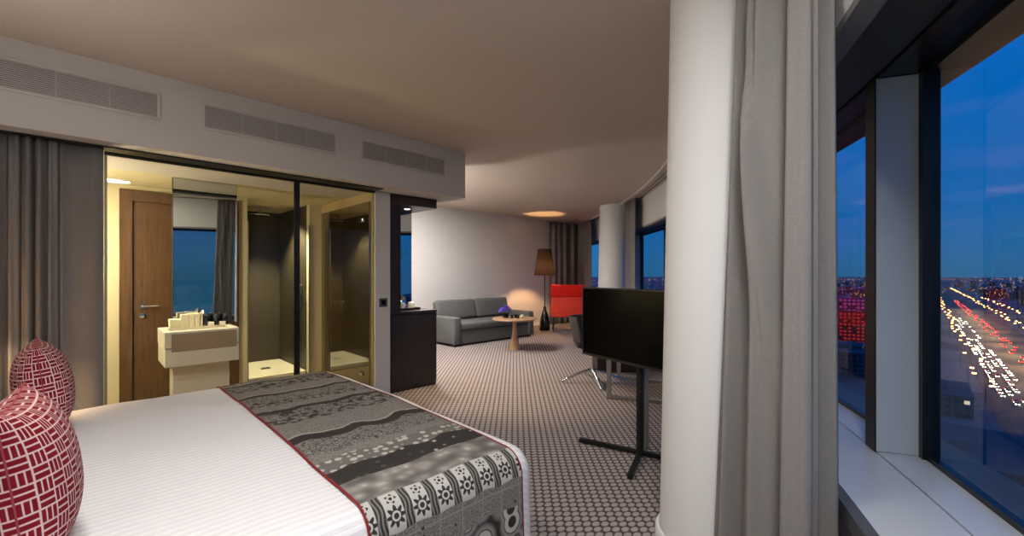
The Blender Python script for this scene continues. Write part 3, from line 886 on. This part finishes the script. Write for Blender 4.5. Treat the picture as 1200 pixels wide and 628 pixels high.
pillow('white pillow propped behind the nearest cushion', (-.36, 1.92, BZ + .022), (0, R(-12), 0))
pillow('white pillow propped behind the farther cushion', (-.38, 3.14, BZ + .022), (0, R(-12), 0))

# bedside table and lamp on the far side (its warm glow falls on curtain and bed)
o = thing('bedside_table', 'small dark bedside table by the curtain', 'bedside table', (-.515, 4.02, 0))
MB().box(-.19, .19, -.19, .19, .10, .50, .006).build('body', M['espresso'], o)
for sx in (-1, 1):
    for sy in (-1, 1): MB().box(sx * .15 - .015, sx * .15 + .015, sy * .15 - .015, sy * .15 + .015, .001, .10).build('leg', M['blackmetal'], o)
o = thing('bedside_lamp', 'warm bedside lamp on the dark bedside table', 'lamp', (-.575, 4.02, .501))
MB().lathe([(.0, 0), (.07, 0), (.07, .015), (.012, .03), (.012, .74), (.0, .74)], 24, caps=False).build('base', M['blackgloss'], o, smooth=True)
def shade_mat(name, c, t):
    g = G(name)
    df = g.n('ShaderNodeBsdfDiffuse'); df.inputs[0].default_value = lin(c)
    tl_ = g.n('ShaderNodeBsdfTranslucent'); tl_.inputs[0].default_value = lin(c)
    mx = g.n('ShaderNodeMixShader'); mx.inputs[0].default_value = t
    g.t.links.new(df.outputs[0], mx.inputs[1]); g.t.links.new(tl_.outputs[0], mx.inputs[2])
    return g.done(mx.outputs[0])
MB().lathe([(.11, .72), (.085, .93), (.0, .932)], 32, caps=False).build('shade', shade_mat('cream_shade', (200, 180, 140), .12), o, smooth=True)

# ================================================================== LIVING AREA
# sofa
sx0, sx1, sy0, sy1 = 5.03, 7.30, 6.68, 7.68
o = thing('sofa', 'charcoal grey two-seat sofa against the far wall', 'sofa', ((sx0 + sx1) / 2, sy0, 0))
w = (sx1 - sx0) / 2; D = sy1 - sy0
MB().box(-w + .02, w - .02, .03, D - .02, .03, .30, .02, 3).build('base', M['sofa'], o)
for s, in ((-1,), (1,)):
    MB().box(min(s * w, s * (w - .17)), max(s * w, s * (w - .17)), 0, D, .035, .57, .035, 4).build('armrest', M['sofa'], o, smooth=True)
MB().box(-w + .171, w - .171, .01, D - .26, .301, .445, .045, 4).build('seat_cushion', M['sofa'], o, smooth=True)
MB().box(-w + .17, w - .17, D - .20, D - .01, .30, .74, .03, 3).build('back_frame', M['sofa'], o, smooth=True)
for a, c in ((-w + .10, -.006), (.006, w - .13)):
    mt = Matrix.Translation((0, D - .26, .44)) @ Matrix.Rotation(R(-13), 4, 'X')
    MB().box(a, c, -.09, .09, .0, .43, .06, 4, mtx=mt).build('back_cushion', M['sofa'], o, smooth=True)
for x in (-w + .1, w - .1):
    for y in (.08, D - .1): MB().box(x - .03, x + .03, y - .03, y + .03, .001, .035).build('foot', M['blackmetal'], o)

# round table
o = thing('coffee_table', 'round oak pedestal table in front of the sofa', 'table', (5.74, 5.75, 0))
MB().lathe([(.0, .548), (.38, .55), (.42, .566), (.42, .578), (.415, .584), (.0, .584)], 56, caps=False).build('tabletop', M['oaktop'], o, smooth=True)
MB().lathe([(.0, .001), (.118, .001), (.118, .02), (.088, .10), (.058, .24), (.040, .38), (.036, .546)], 36, caps=False).build('pedestal', M['oak'], o, smooth=True)
TZ = .585
def at_table(dl, dtt):
    p = lt(dl, dtt); return (5.74 + p.x, 5.75 + p.y, TZ)
o = thing('flower_arrangement', 'low dark pot of purple flowers on the round table', 'flowers', at_table(-.17, .08))
MB().lathe([(.0, 0), (.05, 0), (.06, .05), (.05, .07)], 20, caps=False).build('pot', M['blackgloss'], o, smooth=True)
fl = MB(); rr = random.Random(3)
for k in range(80):
    a = rr.random() * 2 * PI; e = rr.random(); rad = .115 * math.sqrt(rr.random())
    c = Vector((rad * 1.1 * math.cos(a), rad * 1.1 * math.sin(a), .085 + .11 * (1 - (rad / .115) ** 2) + .03 * e))
    for j in range(5):
        b = 2 * PI * j / 5 + a
        d = Vector((math.cos(b), math.sin(b), .35)); n2 = Vector((-math.sin(b), math.cos(b), 0))
        fl.face([c, c + d * .02 + n2 * .015, c + d * .036, c + d * .02 - n2 * .015])
fl.build('petals', M['purple'], o)
lf_ = MB()
for k in range(24):
    a = 2 * PI * k / 24; d = Vector((math.cos(a), math.sin(a), 0)); n2 = Vector((-d.y, d.x, 0)); c = Vector((0, 0, .06))
    lf_.face([c, c + d * .06 + n2 * .014 + Vector((0, 0, .03)), c + d * .125 + Vector((0, 0, .02)), c + d * .06 - n2 * .014 + Vector((0, 0, .03))])
lf_.build('leaves', M['leaf'], o)
for k, (a, b, lb) in enumerate(((-.05, -.02, 'small dark glass nearest the purple flowers'), (.02, .05, 'small dark glass in the middle of the round table'), (.06, -.05, 'small dark glass beside the pale ball on the table'))):
    o = thing('candle_glass', lb, 'candle glass', at_table(a, b), 0, 'dark glasses on the round table')
    MB().lathe([(.0, 0), (.026, 0), (.028, .06), (.024, .062), (.022, .03), (.0, .03)], 18, caps=False).build('glass', M['blackgloss'], o, smooth=True)
    MB().lathe([(.0, .031), (.020, .031), (.020, .05), (.0, .05)], 14, caps=False).build('candle', M['porcelain'], o, smooth=True)
o = tag(MB().lathe([(.0, 0), (.022, .004), (.036, .022), (.038, .038), (.030, .060), (.012, .070), (.0, .071)], 22, caps=False).build('fruit', paint('pale_fruit', (206, 204, 160), .4), None, smooth=True), 'pale round fruit on the right side of the round table', 'fruit')
o.location = at_table(.14, -.04)

# floor lamp
LX, LY = 8.22, 7.16
o = thing('floor_lamp', 'tall floor lamp with black tapered shade and bottle-shaped base', 'floor lamp', (LX, LY, 0))
MB().lathe([(.0, .001), (.125, .001), (.13, .01), (.13, .05), (.125, .20), (.10, .34), (.06, .46), (.042, .52), (.036, .60), (.0, .60)], 32, caps=False).build('base', M['blackgloss'], o, smooth=True)
MB().lathe([(.02, .60), (.013, .62), (.013, 1.46)], 14, caps=False).build('pole', M['blackgloss'], o, smooth=True)
MB().lathe([(.272, 1.385), (.268, 1.40), (.17, 2.05)], 48, caps=False).build('shade', shade_mat('black_shade', (52, 40, 31), .05), o, smooth=True)
MB().lathe([(.02, 1.46), (.024, 1.50), (.02, 1.53)], 14, caps=True).build('socket', M['steel'], o, smooth=True)
MB().lathe([(.0, 1.53), (.03, 1.55), (.04, 1.59), (.03, 1.63), (.0, 1.645)], 18, caps=False).build('bulb', emit('lamp_bulb', (255, 200, 140), 1500.0), o, smooth=True)

# red chair (seen from behind)
c = lt(1.36, 10.5)
o = thing('red_armchair', 'red high-backed chair with quilted lower back near the corner curtains', 'chair', (c.x, c.y, 0), YAW - PI / 2 - R(4))
MB().box(-.41, .41, -.04, .03, .86, 1.16, .03, 3).build('headrest_band', M['red'], o, smooth=True)
def quilt():
    g = G('red_grid_weave')
    x, y, z = g.xyz(g.coord())
    a = g.m2('ABSOLUTE', g.m2('SUBTRACT', g.m2('FRACT', g.m2('DIVIDE', x, .05)), .5)); b = g.m2('ABSOLUTE', g.m2('SUBTRACT', g.m2('FRACT', g.m2('DIVIDE', z, .05)), .5))
    f = g.step(g.m2('MAXIMUM', a, b), .36, .44)
    g.bsdf(g.mix(f, lin((232, 66, 42)), lin((176, 34, 26))), .8); return g.m
MB().box(-.40, .40, -.035, .02, .37, .858, .02, 2).build('backrest', quilt(), o, smooth=True)
MB().box(-.38, .38, .021, .56, .36, .46, .03, 3).build('seat', M['red'], o, smooth=True)
for s in (-1, 1):
    MB().box(min(s * .41, s * .35), max(s * .41, s * .35), .03, .54, .461, .62, .02, 2).build('armrest', M['red'], o, smooth=True)
    for y in (.0, .5):
        b = MB(); b.tube([(s * .33, y + .02, .36), (s * .36, y + (.0 if y else -.02), .001)], [.014, .011], 10); b.build('leg', M['blackmetal'], o, smooth=True)

# desk, chair, drawer cabinet
A, B = Vector((4.20, 2.70, 0)), Vector((4.46, 2.14, 0))
dv_ = (B - A).normalized(); ln = Vector((-dv_.y, dv_.x, 0))
if ln.dot(FW) < 0: ln = -ln
o = thing('desk', 'writing desk on steel frame legs behind the television', 'desk', (A.x, A.y, 0), math.atan2(ln.y, ln.x))
# local x = length away from the camera, local y = ?
sgn = 1 if Vector((-ln.y, ln.x, 0)).dot(dv_) > 0 else -1
DW, DL = .66, .98
MB().box(-.02, DL + .02, min(0, sgn * DW) - .02, max(0, sgn * DW) + .02, .715, .745, .004).build('desktop', M['espresso'], o)
for x in (0.02, DL - .02):
    f = MB().box(x - .025, x + .025, -.025, .025, .001, .714, .003).box(x - .025, x + .025, sgn * DW - .025, sgn * DW + .025, .001, .714, .003)
    f.box(x - .024, x + .024, min(.026 * sgn, sgn * (DW - .026)), max(.026 * sgn, sgn * (DW - .026)), .001, .035, .003).build('leg_frame', M['greymetal'], o)
p, q = Vector((5.184, 3.523, 0)), Vector((5.60, 3.11, 0))
e = (q - p).normalized(); L = (q - p).length
o = thing('drawer_cabinet', 'low dark cabinet standing beyond the desk chair', 'cabinet', (p.x, p.y, 0), math.atan2(e.y, e.x))
MB().box(0, L, .02, .44, .001, .60, .004).build('body', M['espresso'], o)
for k in range(2):
    d = MB().box(.006, L - .006, 0, .019, .03 + k * .285, .30 + k * .285, .002).build('drawer', M['espresso'], o)
    MB().box(L / 2 - .06, L / 2 + .06, -.016, .0, .16 + k * .285, .172 + k * .285, .002).build('handle', M['steel'], d)

cc = Vector((4.70, 3.27, 0))
fd = Vector((.42, -.9, 0))
o = thing('desk_chair', 'dark shell desk chair on a chrome four-star base', 'chair', cc, math.atan2(fd.y, fd.x))
b = MB()
def shell(u, v):
    # u across, v from front of seat up the back ; local +x = facing direction
    a = (u * 2 - 1)
    pts = [(.25, .43), (.20, .455), (.08, .445), (-.08, .435), (-.17, .455), (-.225, .53), (-.26, .66), (-.285, .80), (-.29, .86)]
    k = v * (len(pts) - 1); i = min(int(k), len(pts) - 2); f = k - i
    x = pts[i][0] + (pts[i + 1][0] - pts[i][0]) * f; z = pts[i][1] + (pts[i + 1][1] - pts[i][1]) * f
    wid = .25 - .03 * max(0, v - .7) / .3 * 1.2 - .03 * (1 - min(1, v / .15))
    side = abs(a) ** 3
    return (x + side * .14 * smooth((v - .3) / .4), a * wid, z + side * .12 * (1 - smooth((v - .6) / .4)))
b.grid(shell, 22, 26)
s_ = b.build('seat_shell', M['shell'], o, smooth='all'); solid(s_, .022)
b = MB(); b.tube([(0, 0, .43), (0, 0, .155)], [.03, .026], 14); b.lathe([(.09, .425), (.09, .432)], 16); b.build('gas_column', M['chrome'], o, smooth=True)
rot0 = math.atan2(-.40, -.34) - math.atan2(fd.y, fd.x)
tips = [Vector((4.625, 3.60)), Vector((4.30, 3.12)), Vector((5.14, 3.36)), Vector((4.83, 2.93))]
for k in range(4):
    a0 = rot0 + k * PI / 2
    b = MB(); b.tube([(0, 0, .165), (.16 * math.cos(a0), .16 * math.sin(a0), .125), (.42 * math.cos(a0), .42 * math.sin(a0), .018)], [.026, .021, .013], 10)
    b.build('leg', M['chrome'], o, smooth=True)

# television on its floor stand
dirT = Vector((0, 0, 0)) + (RT * .53 + FW * -.848); dirT.normalize()
ctr = lt(1.0, 3.22)
o = thing('television', 'large black flat television on a slim black floor stand', 'television', (3.063, 1.688, 0), math.atan2(dirT.y, dirT.x))
org = Vector((3.063, 1.688, 0))
left = lt(.635, 3.80)
rel = left - org
ex = dirT; ey = Vector((-ex.y, ex.x, 0))
x0 = rel.dot(ex); y0 = rel.dot(ey)
TW, Z0, Z1 = 1.20, .705, 1.292
fs = -1 if ey.dot(FW) > 0 else 1         # which local y faces the camera
MB().box(x0, x0 + TW, y0 - .02, y0 + .02, Z0, Z1, .004).build('housing', M['blackmetal'], o)
MB().box(x0 + .012, x0 + TW - .012, min(y0 + fs * .0201, y0 + fs * .0215), max(y0 + fs * .0201, y0 + fs * .0215), Z0 + .022, Z1 - .012).build('screen', M['screen'], o)
MB().box(x0, x0 + TW, min(y0 + fs * .02, y0 + fs * .023), max(y0 + fs * .02, y0 + fs * .023), Z0, Z0 + .008).build('lower_trim', paint('dark_grey_trim', (70, 68, 64), .3, metal=.5), o)
MB().box(-.018, .018, -.022, .022, .04, 1.15, .002).build('pole', M['blackmetal'], o)
pv = RT * .052 + FW * .03
px, py = pv.dot(ex), pv.dot(ey)
MB().box(px - .02, px + .02, py - .022, py + .022, .03, 1.12, .006).build('cable_cover', M['greymetal'], o)
MB().box(-.10, .10, min(y0, 0) + .0, max(y0, 0), .86, 1.12, .003).build('mount', M['blackmetal'], o)
for ang_v, L in ((Vector((-.125, .485, 0)), .50), (Vector((.125, -.485, 0)), .50), (Vector((-.42, -.155, 0)), .45)):
    d = ang_v.normalized(); al = math.atan2(d.dot(ey), d.dot(ex))
    MB().box(.0, L, -.018, .018, .004, .036, .002, 1, mtx=Matrix.Rotation(al, 4, 'Z')).build('foot_bar', M['blackmetal'], o)
cb = MB(); f0 = lt(.045, .02, .22); f1 = lt(.10, .05, .1); f2 = lt(.17, .02, .03); f3 = lt(.3, .05, .008)
L_ = [f0, f1, f2, f3]
cb.tube([(v.dot(ex), v.dot(ey), v.z) for v in L_], .005, 8); cb.build('cable', M['cable'], o, smooth=True)

# ================================================================== CITY OUTSIDE
GZ = -68.6
def g_road():
    g = G('asphalt'); nz = g.noise(g.coord(), .08, 4)
    g.bsdf(g.mix(nz, lin((74, 70, 72)), lin((104, 98, 96))), .8); return g.m
def g_ground():
    g = G('city_ground'); nz = g.noise(g.coord(), .012, 5)
    v = g.voro(g.coord(), .02, 'F1', 1)
    bw = g.n('ShaderNodeRGBToBW'); g.put(bw.inputs[0], v)
    f = g.m2('MULTIPLY', g.m2('ADD', nz, bw.outputs[0]), .5)
    g.bsdf(g.ramp(f, [(.25, lin((60, 66, 74))), (.6, lin((112, 118, 126)))]), .9); return g.m
RD = Vector((.6925, .7214)); RN = Vector((.7214, -.6925))    # (lat, t) along the boulevard and to its right
RO = Vector((300, 242))
def road_pt(along, across, z=0.0):
    p = RO + RD * along + RN * across; return lt(p.x, p.y, GZ + z)
b = MB(); b.bm.faces.new(b.verts([lt(-9000, -400, GZ), lt(12000, -400, GZ), lt(12000, 14000, GZ), lt(-9000, 14000, GZ)]))
struct('ground_city', b, g_ground(), 'dark city ground far below the windows', 'ground')
b = MB(); b.bm.faces.new(b.verts([road_pt(-260, -24, .1), road_pt(-260, 34, .1), road_pt(5200, 34, .1), road_pt(5200, -24, .1)]))
struct('road_boulevard', b, g_road(), 'wide boulevard running to the horizon', 'road')
carw, carr = paint('car_paint_pale', (150, 150, 155), .3), paint('car_paint_dark', (50, 50, 56), .3)
headl = emit('headlights', (255, 240, 205), 16, False); taill = emit('tail_lights', (255, 40, 20), 22, False)
cglass = paint('car_glass', (20, 22, 26), .1)
def car_mesh(front):
    b = MB(); b.mi = 0
    b.box(-2.2, 2.2, -.9, .9, .3, .85, .1, 1); b.mi = 1
    b.box(-1.3, 1.0, -.8, .8, .851, 1.42, .12, 1); b.mi = 2
    for s in (-1, 1): b.box(2.2, 2.34, s * .6 - .3, s * .6 + .3, .45, .85)
    b.mi = 3
    for s in (-1, 1): b.box(-2.34, -2.2, s * .6 - .3, s * .6 + .3, .55, .85)
    b.mi = 0
    for sx in (-1.4, 1.4):
        for sy in (-.8, .8): b.box(sx - .3, sx + .3, sy - .1, sy + .1, .0, .35, .05, 1)
    return b
rnd = random.Random(11)
def basis_angle(v2):
    w = lt(v2.x, v2.y); return math.atan2(w.y, w.x)
proto = car_mesh(1).build('car', [carw, cglass, headl, taill])
used = False
spots = []
def put_car(along, across, ang, label, grp):
    global used
    while any(abs(l - across) < 1 and abs(a - along) < 5.5 for a, l in spots): along += 5.6
    spots.append((along, across))
    if not used: o = proto; used = True
    else: o = proto.copy(); COL.objects.link(o)
    o.location = road_pt(along, across, .12); o.rotation_euler = (0, 0, ang)
    return tag(o, label, 'car', grp)
aR = basis_angle(RD)
for k in range(120):
    lane = rnd.choice((-17, -13.4, -9.8, -6.2))
    put_car(-30 + k * 3.4 + rnd.uniform(-6, 6) + (k > 80) * (k - 80) * 6, lane, aR + PI, 'small car with white headlights coming up the boulevard', 'oncoming cars on the boulevard')
for k in range(90):
    lane = rnd.choice((6, 9.6, 13.2))
    put_car(60 + k * 14 + rnd.uniform(-8, 8), lane, aR, 'small car with red tail lights driving away along the boulevard', 'departing cars on the boulevard')
pol = paint('lamp_pole', (70, 70, 70), .5); sod = emit('sodium_lamp', (255, 176, 92), 22, False)
b = MB(); b.mi = 0; b.tube([(0, 0, 0), (0, 0, 9.5), (1.0, 0, 10.3), (2.2, 0, 10.4)], [.14, .1, .08, .07], 6); b.mi = 1; b.box(1.4, 3.2, -.5, .5, 9.9, 10.5)
lp = b.build('street_lamp', [pol, sod]); first = True
aN = basis_angle(RN)
for side, ac in ((0, 36), (1, -26), (2, 62)):
    for k in range(80 if side < 2 else 50):
        if first: o = lp; first = False
        else: o = lp.copy(); COL.objects.link(o)
        o.location = road_pt(-40 + k * 22 + (k > 30) * (k - 30) * 14 + rnd.uniform(-8, 8), ac + rnd.uniform(-4, 4), .1); o.rotation_euler = (0, 0, aN + (PI if side != 1 else 0))
        tag(o, ['orange street lamp along the right edge of the boulevard', 'orange street lamp along the left edge of the boulevard', 'orange street lamp on the side street right of the boulevard'][side], 'street lamp', ['right-edge street lamps', 'left-edge street lamps', 'side-street lamps'][side])
# street lamps' real light on the road
for k in range(12):
    ld = bpy.data.lights.new('street_light', 'POINT'); ld.energy = 38000; ld.color = (1, .62, .3); ld.shadow_soft_size = 1.5
    lo_ = bpy.data.objects.new('street_light', ld); COL.objects.link(lo_); lo_.location = road_pt(40 + k * 75, 6, 16)

def bld_mat(name, base, litc, dens, scl, es):
    g = G(name)
    tc = g.n('ShaderNodeTexCoord'); nx, ny, nz = g.xyz(tc.outputs['Normal'])
    x, y, z = g.xyz(tc.outputs['Object'])
    oi = g.n('ShaderNodeObjectInfo')
    h = g.mixf(g.m2('GREATER_THAN', g.m2('ABSOLUTE', nx), .5), x, g.m2('ADD', y, 200.0))
    rv = g.m2('FLOOR', g.m2('MULTIPLY', oi.outputs['Random'], 900.0))
    u = g.m2('DIVIDE', h, scl); v = g.m2('DIVIDE', z, scl)
    wn = g.n('ShaderNodeTexWhiteNoise', noise_dimensions='2D'); g.put(wn.inputs[0], g.vec(g.m2('ADD', g.m2('FLOOR', u), rv), g.m2('FLOOR', v)))
    inu = g.m2('LESS_THAN', g.m2('ABSOLUTE', g.m2('SUBTRACT', g.m2('FRACT', u), .5)), .3)
    inv = g.m2('LESS_THAN', g.m2('ABSOLUTE', g.m2('SUBTRACT', g.m2('FRACT', v), .5)), .28)
    win = g.m2('MULTIPLY', g.m2('MULTIPLY', inu, inv), g.m2('LESS_THAN', nz, .5))
    lit = g.m2('MULTIPLY', win, g.m2('LESS_THAN', wn.outputs[0], dens))
    b = g.bsdf(g.mix(win, lin(base), lin((26, 30, 38))), .7)
    b.inputs['Emission Color'].default_value = lin(litc)
    g.put(b.inputs['Emission Strength'], g.m2('MULTIPLY', lit, es))
    g.m.cycles.emission_sampling = 'NONE'
    return g.m
bm_ = [bld_mat('facade_blue_grey', (96, 100, 110), (255, 206, 140), .07, 3.4, .9), bld_mat('facade_dark', (66, 70, 80), (255, 230, 190), .05, 3.2, .8), bld_mat('facade_warm', (118, 104, 92), (255, 190, 110), .10, 3.4, 1.2)]
roofm = paint('flat_roof', (74, 80, 90), .9)
def building(p, w, d, h, ang, mt, label, grp=None, roof=True):
    o = thing('building', label, 'building', (p.x, p.y, GZ + .02), ang, grp)
    MB().box(-w / 2, w / 2, -d / 2, d / 2, 0, h).build('walls', mt, o)
    if roof:
        r = MB().box(-w / 2 - .3, w / 2 + .3, -d / 2 - .3, d / 2 + .3, h + .01, h + .9)
        r.box(-w * .2, w * .1, -d * .2, d * .15, h + .9, h + 3.4)
        r.build('roof', roofm, o)
    return o
# buildings along both sides
lab = ['low blue-grey block with scattered lit windows beside the boulevard', 'dark city block with few lit windows beyond the boulevard', 'warm-lit city block along the boulevard']
grp = ['blue-grey city blocks', 'dark city blocks', 'warm city blocks']
placed = [(Vector((la, t_)), 50) for la, t_ in ((140, 150), (225, 232), (70, 120), (250, 320), (365, 460), (325, 402), (690, 660))]
for k in range(260):
    side = -1 if rnd.random() < .42 else 1
    al = rnd.uniform(-160, 2300) if k < 190 else rnd.uniform(1500, 4000)
    ac = (-52 - rnd.random() ** 1.5 * 420) if side < 0 else (88 + rnd.random() ** 1.4 * 900)
    w_, d_ = rnd.uniform(18, 42), rnd.uniform(16, 34); h_ = rnd.uniform(9, 26) if rnd.random() < .85 else rnd.uniform(26, 44)
    i = rnd.randrange(3)
    p = RO + RD * al + RN * ac
    if p.y < 90 or (p.y > 320 and p.y < 470 and abs(p.x - 330) < 90): continue
    if any((p - q).length < 24 + q2 for q, q2 in placed): continue
    placed.append((p, 26)); building(lt(p.x, p.y), w_, d_, h_, aR + rnd.choice((0, PI / 2)) + rnd.uniform(-.05, .05), bm_[i], lab[i], grp[i])
# big blocks right below
for (la, t_, w_, d_, h_, lb) in ((140, 150, 46, 60, 14, 'wide flat-roofed block directly below the right window'), (225, 232, 40, 30, 10, 'low shed roof beside the near bend of the boulevard'), (70, 120, 34, 30, 18, 'flat-roofed block at the foot of the tower'),
                                 (250, 320, 60, 44, 16, 'long dark roof left of the oncoming cars'), (365, 460, 60, 50, 18, 'large dark hall roof left of the boulevard lamps')):
    building(lt(la, t_), w_, d_, h_, aR, bm_[1], lb)
# red-lit building
c_ = lt(325, 402)
redm = bld_mat('red_lit_facade', (150, 20, 26), (255, 60, 40), .85, 3.2, .36)
rb = building(c_, 34, 22, 36, YAW - PI / 2 - R(38), redm, 'tall building glowing red between curtain and window post')
MB().box(-17.2, 17.2, -11.2, 11.2, 37, 48).build('upper_band', bld_mat('violet_lit_facade', (90, 50, 90), (190, 70, 150), .8, 3.2, .5), rb)
# canopy with bright lights by the road
o = thing('filling_station', 'brightly lit white canopy beside the boulevard', 'canopy', road_pt(620, -52, .1), aR)
MB().box(-22, 22, -9, 9, 6.2, 7.6).build('canopy_roof', emit('canopy_lights', (236, 240, 190), 1.6, False), o)
for sx in (-15, 15):
    MB().box(sx - .5, sx + .5, -.5, .5, 0, 6.2).build('pillar', pol, o)
# scattered lights to the horizon
b = MB(); lr = random.Random(5)
for k in range(1500):
    t_ = 700 + lr.random() ** 1.6 * 6500; la = t_ * lr.uniform(.05, 1.35); s = .0011 * t_ * lr.uniform(.35, 1)
    if any((Vector((la, t_)) - q).length < 34 for q, _ in placed): continue
    b.mi = 0 if lr.random() < .6 else (1 if lr.random() < .7 else 2)
    c = lt(la, t_, GZ + lr.uniform(4, 30)); b.box(c.x - s / 2, c.x + s / 2, c.y - s / 2, c.y + s / 2, c.z, c.z + s * .6)
tag(b.build('distant_city_lights', [emit('far_amber', (255, 190, 110), 3.2, False), emit('far_white', (220, 230, 255), 2.6, False), emit('far_red', (255, 60, 40), 3.0, False)]), 'countless tiny city lights spreading to the horizon', 'city lights', None, 'stuff')

# ================================================================== LIGHT
def light(kind, name, loc, energy, color, size=.1, rot=None, **kw):
    d = bpy.data.lights.new(name, kind); d.energy = energy; d.color = color
    if kind == 'AREA':
        d.shape = 'DISK'; d.size = size
    else: d.shadow_soft_size = size
    for k, v in kw.items(): setattr(d, k, v)
    o = bpy.data.objects.new(name, d); COL.objects.link(o); o.location = loc
    if rot: o.rotation_euler = rot
    return o
WARM = (1, .66, .36); SOFT = (1, .965, .95)
light('POINT', 'bedside_light', (-.575, 4.02, 1.33), 80, WARM, .03)
def fill_uplight(label, loc, rz, energy, col):  # unseen uplight added to bounce soft light off the ceiling
    o = thing('fill_bowl', label, 'added uplight', loc, rz)
    MB().lathe([(.03, -.10), (.09, -.04), (.12, .05), (.115, .05), (.085, -.03), (.025, -.09)], 28, (.13, 0, 0), caps=False).build('bowl', M['white'], o, smooth=True)
    MB().box(.001, .02, -.05, .05, -.09, .05, .004).build('wall_plate', M['steel'], o)
    p = o.location + Vector((.13 * math.cos(rz), .13 * math.sin(rz), .03))
    light('AREA', 'fill_light', p, energy, col, .2, (PI, 0, 0))
fill_uplight('added unseen white uplight bowl on the head wall nearest the windows', (XH, 1.0, 1.75), 0, 9, SOFT)
fill_uplight('added unseen white uplight bowl on the head wall above the headboard', (XH, 3.0, 1.75), 0, 6, SOFT)
fill_uplight('added unseen white uplight bowl on the bathroom end wall facing the sofa area', (2.53, 6.3, 1.75), 0, 110, SOFT)
light('AREA', 'fill_bed', (-.05, 1.3, ZC - .03), 28, SOFT, .4)  # unseen fill added over the bed, no fixture
light('AREA', 'fill_window', (.30, -.15, ZC - .03), 54, (.97, .98, 1), .4)  # unseen fill added to brighten sill, post and near curtain
light('AREA', 'fill_living', (3.7, 6.2, ZC - .03), 120, SOFT, .4)  # unseen fill added behind the bulkhead for the living walls
light('AREA', 'fill_living_corner', (4.7, 6.4, ZC - .03), 45, SOFT, .3)  # second unseen fill added for the sofa wall
light('SPOT', 'bulkhead_downlight', (3.05, 4.42, ZB - .02), 170, (1, .76, .50), .04, Vector((.95, -.3, -2.34)).to_track_quat('-Z', 'Y').to_euler(), spot_size=R(80), spot_blend=.5)
light('SPOT', 'bar_downlight', (2.935, 4.90, 2.235), 14, WARM, .03, (0, 0, 0), spot_size=R(100), spot_blend=.5)
# bathroom
light('AREA', 'bathroom_ceiling_lamp', (-.42, 5.4, 2.34), 26, (1, .90, .68), .3)
light('POINT', 'fill_bathroom', (-.42, 5.3, 1.6), 60, (1, .92, .70), .08)  # hidden point light added to brighten the bathroom ceiling
light('SPOT', 'vanity_downlight', (.78, 5.05, 2.34), 95, (1, .90, .68), .04, (0, 0, 0), spot_size=R(80), spot_blend=.6)
light('SPOT', 'shower_downlight', (1.8, 6.5, 2.34), 330, (1, .88, .55), .04, (0, 0, 0), spot_size=R(110), spot_blend=.6)

# sky
wd = bpy.data.worlds.new('dusk'); SC.world = wd; wd.use_nodes = True
nt = wd.node_tree; nt.nodes.clear()
g = G.__new__(G); g.t = nt; g.m = None
out = nt.nodes.new('ShaderNodeOutputWorld'); bg = nt.nodes.new('ShaderNodeBackground')
co = g.coord('Generated'); x, y, z = g.xyz(co)
sky = g.ramp(z, [(.0, lin((40, 96, 140))), (.03, lin((36, 100, 152))), (.12, lin((12, 98, 168))), (.35, lin((0, 100, 188))), (.8, lin((0, 70, 150)))])
cl = g.noise(g.vec(g.m2('MULTIPLY', x, 2.2), g.m2('MULTIPLY', y, 2.2), g.m2('MULTIPLY', z, 9)), 1.6, 5, .6)
clf = g.m2('MULTIPLY', g.step(cl, .52, .72), g.step(z, .0, .06))
sky = g.mix(g.m2('MULTIPLY', clf, .5), sky, lin((70, 100, 176)))
g.put(bg.inputs[0], sky); bg.inputs[1].default_value = 1.2
nt.links.new(bg.outputs[0], out.inputs[0])

# ================================================================== CAMERA
cam = bpy.data.cameras.new('camera'); co_ = bpy.data.objects.new('camera', cam); COL.objects.link(co_)
cam.sensor_fit = 'HORIZONTAL'; cam.sensor_width = 36; cam.lens = 36 * FX / 1200
cam.shift_y = 8.0 / 1200
cam.clip_end = 30000; cam.clip_start = .02
co_.location = (0, 0, EYE); co_.rotation_euler = (R(90), 0, YAW - PI / 2)
SC.camera = co_
vs = SC.view_settings
vs.view_transform = 'Standard'; vs.look = 'None'; vs.gamma = 1.0; vs.exposure = 0.0; vs.use_curve_mapping = False
SC.cycles.max_bounces = 10; SC.cycles.transparent_max_bounces = 16
SC.cycles.sample_clamp_indirect = 6.0
SC.cycles.caustics_reflective = False; SC.cycles.caustics_refractive = False
SC.cycles.use_denoising = True
